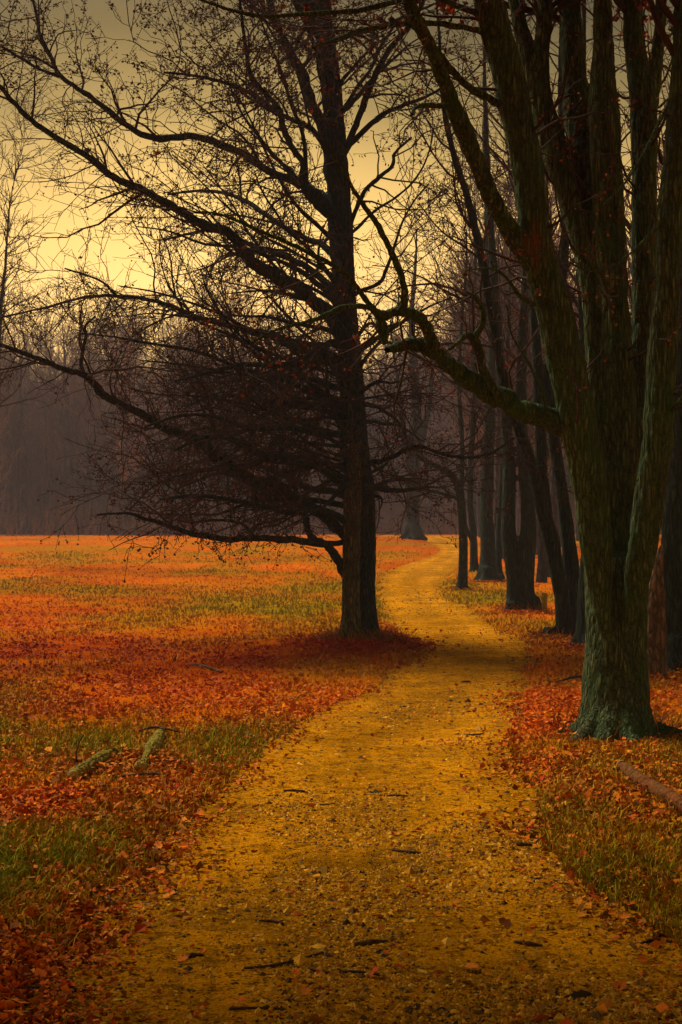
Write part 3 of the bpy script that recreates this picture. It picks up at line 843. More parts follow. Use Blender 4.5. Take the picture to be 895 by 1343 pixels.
# ---- the big many-stemmed tree on the right
ao = A_ROOT.copy(); ao[2] = float(land([ao[0]], [ao[1]])[0])
for nd in M_BARKA.node_tree.nodes:
    pass
big = thing('multistem_tree', tuple(ao), 'huge mossy tree with many thick stems, nearest on the right of the path', 'tree')
AS = [
    ([(808, 985, 92), (808, 965, 90), (808, 940, 86), (808, 900, 84), (808, 850, 82), (808, 800, 82), (808, 750, 84), (810, 735, 84), (812, 705, 66), (814, 680, 36), (815, 655, 8)], 0, 0.42),
    ([(794, 830, 18), (785, 735, 43), (774, 640, 50), (759, 560, 50), (744, 480, 50), (728, 410, 50), (712, 360, 46), (703, 310, 42), (693, 230, 42), (678, 150, 44), (662, 80, 42), (645, 20, 42), (632, -30, 40), (610, -120, 32), (590, -240, 18), (580, -330, 8)], -.1, -.6),
    ([(712, 400, 26), (701, 352, 30), (671, 306, 29), (646, 262, 27), (621, 201, 26), (591, 131, 25), (566, 65, 22), (535, 0, 20), (515, -70, 14), (500, -150, 7)], -.15, -1.6),
    ([(800, 700, 34), (790, 600, 30), (783, 520, 26), (778, 440, 26), (774, 380, 28), (768, 330, 34), (752, 265, 38), (730, 200, 40), (712, 140, 32), (710, 80, 24), (714, 20, 22), (718, -60, 18), (722, -160, 8)], .2, .8),
    ([(722, 180, 24), (700, 110, 24), (685, 50, 20), (668, -20, 16), (650, -90, 8)], .5, 1.0),
    ([(806, 720, 40), (803, 600, 34), (798, 450, 34), (789, 340, 36), (772, 230, 40), (757, 140, 38), (750, 60, 34), (748, 0, 28), (746, -80, 22), (740, -180, 10)], .15, 1.2),
    ([(815, 790, 18), (817, 700, 44), (813, 560, 43), (808, 450, 43), (803, 350, 42), (797, 250, 44), (792, 150, 42), (791, 80, 32), (791, 0, 24), (790, -80, 18), (795, -200, 8)], .22, .4),
    ([(822, 830, 18), (840, 735, 40), (852, 650, 44), (863, 570, 43), (868, 480, 42), (875, 380, 38), (880, 280, 34), (888, 180, 32), (893, 100, 30), (898, 0, 26), (905, -100, 18), (910, -200, 8)], -.12, -.3),
    ([(828, 720, 30), (834, 620, 30), (840, 520, 30), (843, 420, 31), (845, 300, 34), (846, 200, 37), (844, 130, 36), (832, 60, 28), (828, 0, 27), (824, -80, 20), (815, -200, 8)], .25, .9),
    ([(848, 180, 20), (858, 110, 22), (864, 60, 20), (868, 0, 19), (874, -80, 14), (880, -160, 7)], .6, 1.0),
]
alines = []
for pts, d0, d1 in AS:
    ln = world_line(pts, AD + d0, AD + d1)
    alines.append(ln)
alines[0][1][:] = flare(alines[0][0], alines[0][1], ao[2], 0.28, 0.38)
c = np.array([A_ROOT[0], A_ROOT[1], ao[2]])
roots = []
for a, L1, r in [(-0.25, .70, .085), (0.5, .50, .07), (1.3, .4, .07), (2.1, .42, .07), (2.9, .55, .08), (3.7, .50, .085), (4.3, .42, .06), (4.9, .48, .08), (5.5, .58, .085)]:
    e = np.array([math.cos(a), math.sin(a), 0])
    roots.append(catmull([c + e * .10 + [0, 0, .34], c + e * .22 + [0, 0, .11], c + e * .33 + [0, 0, .02], c + e * L1 + [0, 0, -.05]], [.06, .09, .07, r * .5], 4))
solid_trunk('trunk', alines + roots, ao, M_BARKA, big, 0.0155, sides=32, bark=0.012, bf=21, zst=4.0, smooth_it=3)
# trailing surface root
limb_obj('root', catmull([c + [.30, -.05, .08], c + [.45, -.12, .04], c + [.62, -.16, .02], c + [.95, -.28, -.02]], [.055, .04, .032, .02], 5), ao, M_BARKA, big, 10)

AL = [
    ([(735, 560, 34), (722, 552, 31), (690, 540, 29), (655, 521, 26), (620, 500, 24), (600, 485, 22), (575, 467, 20), (556, 455, 18), (535, 451, 17), (518, 457, 14), (508, 459, 8)], -.1, -1.2),
    ([(588, 478, 16), (572, 462, 17), (563, 440, 16), (556, 425, 15), (545, 413, 14), (525, 408, 12), (507, 413, 12), (496, 412, 12), (486, 404, 8), (466, 402, 7), (445, 404, 7), (422, 416, 6), (396, 424, 5), (364, 432, 4), (330, 450, 3)], -.9, -2.4),
    ([(495, 410, 10), (500, 425, 14), (504, 440, 13), (507, 452, 6)], -1.5, -1.5),
    ([(524, 409, 10), (530, 398, 10), (528, 366, 9), (516, 337, 9), (503, 308, 8), (486, 282, 7), (474, 264, 6), (466, 253, 5.5), (450, 225, 4), (432, 195, 3)], -1.4, -2.4),
    ([(493, 408, 8), (480, 392, 7), (463, 369, 6.5), (439, 349, 6), (416, 337, 6), (387, 323, 5.5), (367, 314, 5), (338, 302, 4.5), (314, 291, 4), (285, 280, 3), (255, 278, 2)], -1.5, -2.8),
    ([(655, 520, 14), (648, 509, 11), (634, 486, 11), (628, 458, 11), (621, 443, 11), (612, 441, 9), (603, 447, 7), (590, 458, 4)], -.5, -1.0),
    ([(621, 446, 9), (632, 425, 8), (632, 405, 7), (624, 390, 5), (612, 383, 3)], -.8, -1),
    ([(672, 145, 12), (651, 134, 10), (621, 118, 10), (596, 96, 9), (576, 70, 8), (560, 50, 7), (540, 35, 5), (520, 30, 3)], -.3, -1.2),
    ([(650, 50, 10), (626, 40, 8), (591, 33, 7.5), (545, 30, 7), (510, 35, 6), (470, 40, 5), (445, 50, 4), (410, 62, 3)], -.4, -1.8),
    ([(640, 20, 9), (600, 8, 8), (560, -5, 7), (510, 5, 7), (460, 15, 7), (400, 18, 6), (350, 22, 5), (300, 12, 4), (250, -5, 3)], -.4, -2.2),
    ([(590, 140, 8), (560, 138, 7), (545, 142, 5), (540, 150, 4)], -1, -1.2),
    ([(700, 400, 8), (680, 385, 5), (660, 360, 4), (640, 352, 3), (610, 355, 2)], -.4, -1.2),
    ([(868, 560, 8), (880, 540, 6), (893, 525, 5), (915, 500, 3)], -.1, -.6),
    ([(720, 545, 5), (705, 500, 4), (690, 470, 3), (672, 440, 2.5), (665, 400, 2)], -.3, -.8),
    ([(800, 400, 4), (790, 380, 3), (770, 330, 3), (760, 290, 2)], -.3, -.9),
    ([(860, 300, 4), (830, 330, 3.5), (800, 350, 3), (770, 355, 2.5), (740, 340, 2)], -.4, -1.0),
    ([(880, 130, 6), (850, 190, 4), (820, 240, 3), (790, 270, 2)], -.4, -1.2),
]
al = []
for pts, d0, d1 in AL:
    ln = world_line(pts, AD + d0, AD + d1)
    al.append(ln)
    limb_obj('limb', ln, ao, M_BARKA, big, 12)
AP, AR = stackL(al, 22)
bb1, rr1 = grow(AP, AR, 2.6, 0.75, (30, 75), 7, 0.2, 0.24, 0.0, 0.4, 0.0032, 0.35, rmax=0.012)
SP_, SR_ = stackL([alines[i] for i in (1, 2, 3, 4, 5, 6, 7, 8, 9)], 40)
bs1, rs1 = grow(SP_, SR_, 2.2, 1.1, (35, 80), 8, 0.2, 0.22, 0.03, 0.12, 0.0032, 0.2, rmax=0.016)
# the crown above: longer boughs from the tops of the stems
bt1, rt1 = grow(SP_, SR_, 2.4, 2.6, (25, 65), 10, 0.72, 0.16, 0.04, 0.35, 0.008, 0.2, rmax=0.035)
b1 = np.concatenate([resample_ for resample_ in [bb1]]); 
b2, r2 = grow(bb1, rr1, 4.5, 0.45, (30, 65), 5, 0.1, 0.28, -0.01, 0.6, 0.0024, 0.4, rmax=0.006)
b2s, r2s = grow(bs1, rs1, 3.8, 0.5, (30, 65), 5, 0.1, 0.28, 0.0, 0.6, 0.0024, 0.4, rmax=0.006)
b2t, r2t = grow(bt1, rt1, 3.6, 0.9, (30, 65), 6, 0.1, 0.2, 0.02, 0.6, 0.004, 0.4, rmax=0.012)
b3t, r3t = grow(b2t, r2t, 4.2, 0.45, (30, 65), 4, 0.1, 0.2, 0.02, 0.6, 0.003, 0.4, rmax=0.007)
keep = rng.random(len(b3t)) < min(1, 16000 / len(b3t)); b3t, r3t = b3t[keep], r3t[keep]
twig_obj([(bb1, rr1, 4), (bs1, rs1, 4), (bt1, rt1, 5), (b2, r2, 3), (b2s, r2s, 3), (b2t, r2t, 3), (b3t, r3t, 3)], ao, big)
redp = np.array([[0.12, 0.030, 0.012], [0.22, 0.045, 0.012], [0.07, 0.022, 0.012], [0.45, 0.10, 0.010]])
crown_leaves(np.concatenate([b2, b2s]), 2600, ao, big, (0.015, 0.035), redp)
crown_leaves(b3t, 16000, ao, big, (0.04, 0.085), redp, name='crown_leaves')

# ---- helper for the lesser trees: digitised stems, welded roots, procedural crown
def lesser(name, label, base, stems, D, offs=None, material=None, group=None, top=6.0, twn=1.0, voxel=0.03, limbs=(), fl=0.2, crown=True, bark=0.008, far=False):
    o0 = P(base[0], base[1], D); o0[2] = float(land([o0[0]], [o0[1]])[0]) - 0.02
    T = thing(name, tuple(o0), label, 'tree', group)
    lines = []
    for i, pts in enumerate(stems):
        of = (offs or [(0, 0)] * len(stems))[i]
        ln = world_line(pts, D + of[0], D + of[1])
        ln[1][:] = flare(ln[0], ln[1], o0[2], fl, 0.4)
        lines.append(ln)
    V_ = [ln for ln in lines]
    nb = sum(1 for pts in stems if pts[0][1] > base[1] + 1)
    for ln in lines[:max(1, nb)]:
        c_ = np.array([ln[0][0][0], ln[0][0][1], o0[2]]); rr_ = float(np.interp(.3, ln[0][:, 2] - o0[2], ln[1]))
        a0_ = rng.random() * 6
        for k_ in range(5):
            e_ = np.array([math.cos(a0_ + k_ * 1.26), math.sin(a0_ + k_ * 1.26), 0])
            V_.append(catmull([c_ + e_ * rr_ * .5 + [0, 0, rr_ * 1.6], c_ + e_ * rr_ * 1.05 + [0, 0, rr_ * .55], c_ + e_ * rr_ * 1.9 + [0, 0, -.03]], [rr_ * .55, rr_ * .4, rr_ * .2], 4))
    solid_trunk('trunk', V_, o0, material or M_BARKR, T, voxel, sides=20, bark=bark, bf=14, smooth_it=3)
    ls = []
    for pts, d0, d1 in limbs:
        ln = world_line(pts, D + d0, D + d1); ls.append(ln)
        limb_obj('limb', ln, o0, material or M_BARKR, T, 8)
    if crown:
        SPp, SRr = stackL(lines, 30)
        a1, q1 = grow(SPp, SRr, 1.5 * twn, 2.4, (35, 70), 8, 0.32, 0.18, 0.06, 0.30, 0.008, 0.45, rmax=0.05)
        if ls:
            LP, LR = stackL(ls, 8)
            a0, q0 = grow(LP, LR, 2.0, 1.2, (30, 70), 8, 0.15, 0.2, 0.02, 0.5, 0.006, 0.4, rmax=0.02)
            a1 = np.concatenate([a1, a0]); q1 = np.concatenate([q1, q0])
        rm = 0.0036 if D < 30 else 0.006
        a2, q2 = grow(a1, q1, 2.2, 1.0, (30, 65), 6, 0.1, 0.22, 0.02, 0.6, rm, 0.4, rmax=0.014)
        a3, q3 = grow(a2, q2, 2.6, 0.55, (30, 65), 4, 0.1, 0.22, 0.0, 0.7, rm, 0.4, rmax=0.008)
        mx = 9000 if D < 40 else 4500
        keep = rng.random(len(a3)) < min(1, mx / len(a3)); a3, q3 = a3[keep], q3[keep]
        twig_obj([(a1, q1, 5), (a2, q2, 3), (a3, q3, 3)], o0, T)
    return T

lesser('right_edge_tree'.replace('right_edge_', 'dark_'), 'dark thick tree trunk cut by the right edge, behind the huge mossy tree', (893, 888),
       [[(893, 900, 62), (892, 880, 56), (888, 820, 50), (888, 740, 46), (892, 650, 44), (897, 550, 42), (902, 430, 40), (908, 300, 36), (915, 150, 30), (922, 0, 22), (930, -150, 10)],
        [(886, 800, 30), (878, 700, 22), (872, 600, 20), (862, 480, 18), (856, 360, 17), (850, 240, 14), (846, 120, 12), (840, 0, 9)]], 16.3, [(0, .5), (.1, 1.0)], bark=0.012, voxel=0.026)
# lit, paler left bark of the dark edge trunk, built as a separate snag
sn = P(857, 893, 15.4); sn[2] = float(land([sn[0]], [sn[1]])[0]) - .02
SN = thing('lit_bark_snag', tuple(sn), 'pale brown spike standing in for the lit left bark of the dark right-edge trunk, behind the huge mossy tree', 'lit bark')
ln = world_line([(857, 900, 38), (858, 880, 34), (860, 830, 29), (861, 780, 24), (864, 740, 16), (868, 712, 4)], 15.4, 15.4)
ln[1][:] = flare(ln[0], ln[1], sn[2], .2, .3)
solid_trunk('trunk', [ln], sn, M_PALE, SN, 0.018, bark=0.016, bf=20, zst=3)

lesser('leaning_tree', 'V-shaped mossy tree leaning left over the verge, left of the huge tree', (742, 848),
       [[(745, 856, 34), (743, 840, 26), (737, 784, 20), (725, 716, 22), (713, 672, 21), (700, 616, 16), (688, 583, 15), (679, 560, 14), (668, 520, 14), (655, 470, 13), (643, 400, 13), (630, 330, 12), (612, 255, 11), (592, 190, 10), (580, 120, 8), (575, 30, 6), (565, -60, 3)],
        [(722, 710, 18), (714, 660, 18), (710, 600, 17), (708, 540, 16), (704, 460, 15), (700, 380, 14), (703, 290, 13), (712, 190, 12), (716, 80, 10), (720, -30, 6)],
        [(752, 856, 36), (757, 840, 28), (754, 784, 24), (746, 716, 21), (741, 672, 18), (733, 616, 17), (725, 560, 17), (722, 480, 16), (733, 400, 15), (741, 320, 14), (738, 220, 12), (735, 120, 9), (736, 0, 5)]],
       20.9, [(0, -1), (0, .5), (0.1, .4)], voxel=0.027, bark=0.009)
lesser('dark_tree', 'straight dark trunk half hidden behind the left side of the huge mossy tree', (776, 862),
       [[(776, 870, 44), (775, 850, 36), (773, 780, 30), (776, 700, 26), (778, 600, 24), (772, 480, 20), (765, 360, 18), (762, 220, 14), (765, 80, 10), (768, -80, 4)]], 19.5, voxel=0.025)
lesser('forked_tree', 'grey tree with two upright stems beside the small wooden stake', (690, 808),
       [[(672, 815, 24), (673, 800, 18), (672, 760, 15), (668, 716, 20), (667, 672, 20), (668, 616, 18), (663, 540, 16), (655, 460, 14), (648, 360, 12), (640, 240, 10), (636, 120, 7), (634, 0, 4)],
        [(696, 815, 32), (692, 800, 25), (690, 760, 22), (692, 716, 23), (693, 672, 20), (688, 616, 17), (684, 540, 16), (685, 460, 14), (690, 360, 12), (694, 240, 9), (690, 120, 6), (688, 0, 3)],
        [(700, 800, 14), (708, 807, 10), (716, 812, 6)]], 26.3, [(0, .8), (.1, .3), (0, -.1)], voxel=0.03)
lesser('dark_tree', 'stout dark trunk just right of the thin leaning tree, far along the path', (642, 763),
       [[(641, 768, 36), (640, 755, 24), (640, 716, 20), (638, 672, 18), (640, 600, 17), (644, 520, 15), (646, 420, 12), (640, 320, 9), (636, 220, 5), (630, 120, 1.5)],
        [(656, 768, 14), (654, 740, 10), (655, 690, 10), (660, 600, 9), (664, 500, 8), (668, 400, 6), (670, 300, 3), (672, 220, 1)]], 36.5, [(0, 1), (.3, 2)], voxel=0.045, bark=.006)
lesser('arching_tree', 'slim dark tree whose branches arch left over the path bend', (607, 775),
       [[(606, 782, 18), (607, 765, 13), (608, 716, 12.5), (606, 672, 12), (602, 640, 12), (596, 628, 11), (587, 619, 9), (578, 614, 8), (559, 605, 7), (543, 596, 5)],
        [(604, 660, 8), (606, 620, 7), (606, 570, 6.5), (602, 500, 6), (606, 420, 5), (612, 340, 4), (610, 260, 2.5)]], 33.2, [(0, -1), (0, .5)], voxel=0.03, bark=.005,
       limbs=[([(604, 655, 6), (595, 652, 5), (575, 646, 4.5), (549, 640, 3.5), (535, 632, 2)], 0, -1.5), ([(600, 645, 5), (615, 620, 4), (628, 600, 3), (640, 575, 2)], 0, 1)])
lesser('slim_tree', 'faint slim trunk between the arching tree and the stout dark trunk', (622, 752),
       [[(624, 756, 15), (622, 740, 11), (621, 700, 10), (617, 660, 9), (618, 600, 9), (622, 520, 8), (620, 430, 7), (624, 330, 5), (622, 250, 3), (620, 170, 1)]], 41, voxel=0.05, bark=.005,
       limbs=[([(620, 715, 5), (612, 690, 4), (605, 660, 3)], 0, -.5)])
lesser('distant_tree', 'thick distant trunk on the leafy mound where the path vanishes', (541, 704),
       [[(541, 709, 27), (541, 700, 21), (541, 670, 19), (541, 640, 20), (543, 600, 19), (546, 550, 15), (544, 490, 12), (540, 420, 8), (545, 350, 5), (548, 260, 1.2)],
        [(540, 625, 9), (532, 580, 8), (525, 520, 6), (515, 450, 4), (508, 380, 1.2)], [(543, 620, 9), (556, 570, 8), (566, 510, 6), (570, 440, 3), (575, 370, 1)]], 66, [(0, 1), (0, -1), (0, 1)], voxel=0.07, bark=.004, fl=.1, material=M_BARKM)

# ---- stake
D = 26.0
p = P(714, 806, D)
sz = float(land([p[0]], [p[1]])[0])
ST = link('wooden_stake', make_mesh('wooden_stake', *(lambda V, Q: (V, [Q]))(*merge([tubes(np.array([[[0, 0, -.1], [0.004, 0, .1], [0.0, 0, .25], [0, 0, .36], [0, 0, .375]]]), np.array([[.055, .052, .05, .048, .002]]), 9)])), M_MOSSLOG),
          label='short mossy wooden stake in the grass beside the forked grey tree', cat='stake')
ST.location = (p[0], p[1], sz)

# ------------------------------------------------------------------ far trees
def proc_tree(seed, H, r0, dense=1.0, low=False, lean=0.03):
    rg = np.random.default_rng(seed)
    n = 12
    z = np.linspace(-0.3, H, n)
    pts = np.stack([np.cumsum(rg.normal(0, .10, n)) + z * rg.normal(0, lean), np.cumsum(rg.normal(0, .10, n)) + z * rg.normal(0, lean), z], 1)
    pts[:, :2] -= pts[0, :2]
    rad = r0 * (1 - np.linspace(0, 1, n) * .93); rad[0] *= 1.35
    TP, TR = pts[None], rad[None]
    a1, q1 = grow(TP, TR, 2.6 * dense, H * .40, (25, 55), 8, 0.16 if low else .25, 0.12, 0.10, 0.45, 0.018, 0.55, rg=rg, rmax=r0 * .4)
    a2, q2 = grow(a1, q1, 1.7 * dense, H * .13, (25, 50), 5, 0.15, 0.15, 0.07, 0.5, 0.012, 0.4, rg=rg, rmax=.03)
    a3, q3 = grow(a2, q2, 1.6 * dense, H * .07, (25, 50), 3, 0.15, 0.15, 0.05, 0.6, 0.010, 0.4, rg=rg, rmax=.016)
    tr = tubes(TP, TR, 7)
    cr = merge([tubes(a1, q1, 4), tubes(a2, q2, 3), tubes(a3, q3, 3)])
    return tr, cr

VAR = []; FIRST = {}
for k in range(5):
    tr, cr_ = proc_tree(100 + k, 13 + 1.2 * k, 0.20 + .02 * k)
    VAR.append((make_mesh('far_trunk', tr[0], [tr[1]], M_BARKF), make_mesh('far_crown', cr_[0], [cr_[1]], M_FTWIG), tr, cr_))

def far_tree(name, k, x, y, s, rz, label, group):
    T = thing(name, (x, y, float(land([x], [y])[0])), label, 'tree', group)
    T.rotation_euler = (0, 0, rz); T.scale = (s, s, s)
    a_ = link('trunk', VAR[k][0], T); b_ = link('crown', VAR[k][1], T)
    FIRST.setdefault(k, (a_, b_))
    return T

# the front row of the far wood, across the field
fx = np.linspace(-23.5, 23.5, 30)
ORD = ['first', 'second', 'third', 'fourth', 'fifth', 'sixth', 'seventh', 'eighth', 'ninth', 'tenth', 'eleventh', 'twelfth', 'thirteenth', 'fourteenth', 'fifteenth', 'sixteenth', 'seventeenth', 'eighteenth', 'nineteenth', 'twentieth']
row = []
for i, x0 in enumerate(fx):
    x = x0 + rng.uniform(-.6, .6); y = rng.uniform(93, 99)
    if abs(x - 4) < 2: continue
    row.append((x, y, i % 5, rng.uniform(.55, .85), rng.random() * 6.28))
for side in (0, 1):
    part_ = sorted([r_ for r_ in row if (r_[0] >= 0) == bool(side)], key=lambda r_: r_[0] / r_[1])
    for j_, (x, y, k_, s_, a_) in enumerate(part_):
        lab = ORD[j_] + (' tree from the left edge in the front row of the hazy wood' if not side else ' tree right of the oak in the front row of the hazy wood')
        far_tree('bare_tree', k_, x, y, s_, a_, lab, 'bare trees along the far edge of the field')
# trees along the right of the path, behind the near ones
grove = []
for i in range(44):
    y = 32 + 58 * rng.random() ** .8
    xe = float(path_edges(np.array([y]))[1][0])
    x = xe + 1.3 + rng.random() ** 2.2 * (y * .26 - xe + 2)
    u_ = CU + x * F / y
    if u_ > 905: continue
    bk = [(622, 'left of the stout dark trunk'), (662, 'behind the stout dark trunk'), (706, 'behind the forked grey tree'), (770, 'behind the V-shaped leaning tree'),
          (856, 'behind the huge mossy tree'), (999, 'behind the dark trunk at the right edge')]
    where = [w_ for lim, w_ in bk if u_ < lim][0]
    grove.append((where, y, x, i % 5, rng.uniform(.6, .95), rng.random() * 6.28))
seen_ = {}
for where, y, x, k_, s_, a_ in sorted(grove, key=lambda g_: (g_[0], g_[1])):
    r_ = seen_.get(where, 0); seen_[where] = r_ + 1
    far_tree('bare_tree', k_, x, y, s_, a_, ('nearest' if r_ == 0 else ORD[min(r_, 19)] + ' nearest') + ' of the bare grove trees ' + where, 'bare trees in the grove right of the path')

# mass of the wood behind: one object, its trees spread by geometry nodes
n = 2600
wx = rng.uniform(-52, 52, n); wy = 100 + 80 * rng.random(n) ** 1.1
wlow = rng.random(n) < .66
k_ = np.abs(wx) < wy * .28
wx, wy, wlow = wx[k_], wy[k_], wlow[k_]; n = len(wx)
me = bpy.data.meshes.new('far_wood')
me.from_pydata(np.stack([wx, wy, land(wx, wy) - 1.1 * wlow], 1).tolist(), [], [])
for nm, ty, val in (('which', 'INT', rng.integers(0, 5, n)), ('turn', 'FLOAT', rng.random(n) * 6.28), ('size', 'FLOAT', np.where(wlow, rng.uniform(.26, .42, n), rng.uniform(.60, 1.0, n)))):
    at_ = me.attributes.new(nm, ty, 'POINT'); at_.data.foreach_set('value', val.astype(np.int32 if ty == 'INT' else np.float32))
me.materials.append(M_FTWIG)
FW = link('far_wood', me, kind='stuff', label='hazy mass of bare woodland beyond the far edge of the field', cat='wood')
ng = bpy.data.node_groups.new('spread_trees', 'GeometryNodeTree')
ng.interface.new_socket('Geometry', in_out='INPUT', socket_type='NodeSocketGeometry')
ng.interface.new_socket('Geometry', in_out='OUTPUT', socket_type='NodeSocketGeometry')
gi = ng.nodes.new('NodeGroupInput'); go = ng.nodes.new('NodeGroupOutput')
jn = ng.nodes.new('GeometryNodeJoinGeometry')
def named(nm, ty):
    a_ = ng.nodes.new('GeometryNodeInputNamedAttribute'); a_.data_type = ty; a_.inputs['Name'].default_value = nm
    return [o_ for o_ in a_.outputs if o_.enabled and o_.name == 'Attribute'][0]
aw, at2, as2 = named('which', 'INT'), named('turn', 'FLOAT'), named('size', 'FLOAT')
cx = ng.nodes.new('ShaderNodeCombineXYZ'); ng.links.new(at2, cx.inputs[2])
for k in range(5):
    cmp_ = ng.nodes.new('FunctionNodeCompare'); cmp_.data_type = 'INT'; cmp_.operation = 'EQUAL'
    ins = [i_ for i_ in cmp_.inputs if i_.enabled]
    ng.links.new(aw, ins[0]); ins[1].default_value = k
    for ob in FIRST[k]:
        oi = ng.nodes.new('GeometryNodeObjectInfo'); oi.inputs[0].default_value = ob
        ip = ng.nodes.new('GeometryNodeInstanceOnPoints')
        ng.links.new(gi.outputs[0], ip.inputs['Points'])
        ng.links.new(cmp_.outputs[0], ip.inputs['Selection'])
        ng.links.new(oi.outputs['Geometry'], ip.inputs['Instance'])
        ng.links.new(cx.outputs[0], ip.inputs['Rotation']); ng.links.new(as2, ip.inputs['Scale'])
        ng.links.new(ip.outputs[0], jn.inputs[0])
ng.links.new(jn.outputs[0], go.inputs[0])
FW.modifiers.new('spread', 'NODES').node_group = ng

# undergrowth at the foot of the wood
n = 1500
x = rng.uniform(-28, 28, n); y = rng.uniform(86.5, 101, n)
base = np.stack([x, y, land(x, y)], 1)
d = rng.normal(0, .35, (n, 3)); d[:, 2] = 1
K = 4
hh = rng.uniform(.5, 3.6, n) * (.25 + .75 * sstep(86, 95, y))
Pn = np.stack([base + d * t * hh[:, None] for t in np.linspace(0, 1, K)], 1)
Rn = np.tile(np.linspace(.02, .010, K), (n, 1))
u2, s2 = grow(Pn, Rn, 1.8, .8, (20, 50), 3, .2, .2, .05, .7, .010, .4, rmax=.014)
V, Q = merge([tubes(Pn, Rn, 3), tubes(u2, s2, 3)])
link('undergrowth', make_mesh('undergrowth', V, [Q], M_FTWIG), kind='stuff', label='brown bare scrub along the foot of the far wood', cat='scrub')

# ---- leafy trees added out of view around the near path to shade it
def shade_tree(x, y, H, R, nl, label, t0=.42):
    z0_ = float(land([x], [y])[0])
    T = thing('added_shade_tree', (x, y, z0_), label, 'tree', 'leafy trees added to shade the near path')
    rg = np.random.default_rng(int(abs(x * 100 + y * 7)))
    zz = np.linspace(-.2, H * .85, 12)
    tp = np.stack([np.cumsum(rg.normal(0, .05, 12)), np.cumsum(rg.normal(0, .05, 12)), zz], 1)
    tr = np.linspace(.3, .05, 12)
    V, Q = tubes(tp[None], tr[None], 14)
    link('trunk', make_mesh('trunk', V, [Q], M_BARKF), T)
    a1, q1 = grow(tp[None], tr[None], 5, R * 1.15, (50, 80), 9, t0, .12, .05, .4, .02, .35, rg=rg, rmax=.09)
    a2, q2 = grow(a1, q1, 3, R * .35, (30, 60), 6, .2, .18, .02, .5, .008, .4, rg=rg, rmax=.03)
    a3, q3 = grow(a2, q2, 4, R * .16, (30, 60), 4, .2, .2, 0, .6, .005, .4, rg=rg, rmax=.01)
    V, Q = merge([tubes(a1, q1, 6), tubes(a2, q2, 4), tubes(a3, q3, 3)])
    link('twigs', make_mesh('twigs', V, [Q], M_TWIG), T, kind='stuff')
    crown_leaves(a3, nl, np.zeros(3), T, (.20, .32), PAL[:4] * .5, name='crown_leaves')
shade_tree(-4.9, 8.3, 15.5, 4.2, 30000, 'tall leafy brown tree added for shade left of the near path, out of view', .46)
shade_tree(-4.3, 5.8, 9.5, 3.0, 28000, 'small leafy brown tree added for shade left of the near path, out of view', .5)
shade_tree(-4.8, 2.2, 13, 4.6, 22000, 'leafy brown tree added for shade left of the viewpoint, out of view')
shade_tree(4.6, 2.2, 12, 4.4, 22000, 'leafy brown tree added for shade right of the viewpoint, out of view')
shade_tree(2.2, -1.9, 13, 4.6, 24000, 'leafy brown tree added for shade behind the viewpoint, out of view')

# ---- a tree standing just outside the left edge, its branches come into the picture
lesser('slender_tree', 'slender bare tree at the left edge whose fine branches rise against the sky', (-14, 742),
       [[(-22, 745, 16), (-20, 700, 11), (-14, 600, 9), (-4, 500, 8), (0, 420, 7), (8, 340, 5), (12, 280, 4), (22, 220, 3), (38, 150, 1.5)],
        [(-8, 560, 8), (-16, 450, 7), (-22, 340, 5), (-20, 230, 3)]], 45, [(0, 1), (0, 1)], voxel=0.06, bark=.004, twn=3.2)

# ------------------------------------------------------------------ things lying about
def stick(pts, label, name='stick', cat='stick', material=None, sides=6, lift=0.0, parent=None, onpath=False):
    """pts (u, v, width px, extra height m): laid on the land"""
    W, R = [], []
    for (u, v, w, h) in pts:
        D = v2d(v + 0.0)
        x = (u - CU) * D / F
        z = max(float(land([x], [D])[0]), float(roadz(np.array([x]), np.array([D]))[0]) if onpath else -9)
        r = w * D / F / 2
        W.append([x, D, z + h + r * .7]); R.append(r)
    pts_, rad = catmull(W, R, 6)
    o0 = np.array(W[0])
    n = len(pts_); s = np.arange(n) * .8 + rng.random() * 50
    rad = rad * (1 + .25 * (noise(s, s * 0, seed=4) - .5))
    V, Q = tubes((pts_ - o0)[None], rad[None], sides)
    nV = len(V)
    tipA = V[:sides].mean(0); tipB = V[-sides:].mean(0)
    V = np.vstack([V, tipA, tipB])
    caps = [[nV, (j + 1) % sides, j] for j in range(sides)] + [[nV + 1, nV - sides + j, nV - sides + (j + 1) % sides] for j in range(sides)]
    me = make_mesh(name, V, [Q, np.array(caps)], material or M_STICK)
    o = link(name, me, None, label, cat)
    o.location = tuple(o0)
    return o

def log(pts, label, name, material, voxel, bark, label_end=True):
    W, R = [], []
    for (u, v, w, h) in pts:
        D = v2d(v); x = (u - CU) * D / F; r = w * D / F / 2
        W.append([x, D, float(land([x], [D])[0]) + h + r * .6]); R.append(r)
    ln_ = catmull(W, R, 6)
    o0 = ln_[0][0].copy(); o0[2] -= ln_[1][0]
    T = thing(name, tuple(o0), label, 'log')
    solid_trunk('bark', [ln_], o0, material, T, voxel, sides=24, bark=bark, bf=42, zst=1.0, smooth_it=1)
    for a_, b_, r_ in ((ln_[0][0], ln_[0][1], ln_[1][0]), (ln_[0][-1], ln_[0][-2], ln_[1][-1])):
        d_ = (a_ - b_) / np.linalg.norm(a_ - b_)
        V, Q = tubes(np.array([[a_ - d_ * .01, a_ + d_ * .004, a_ + d_ * .006]]), np.array([[r_ * .86, r_ * .84, .002]]), 16)
        link('cut_end', make_mesh('cut_end', V - o0, [Q], M_WOODEND), T)
log([(150, 1006, 14, .02), (128, 1019, 18, .015), (96, 1035, 19, .0)], 'short thick mossy log lying aslant, the left of two logs in the leaves', 'mossy_log', M_MOSSLOG, .006, .018)
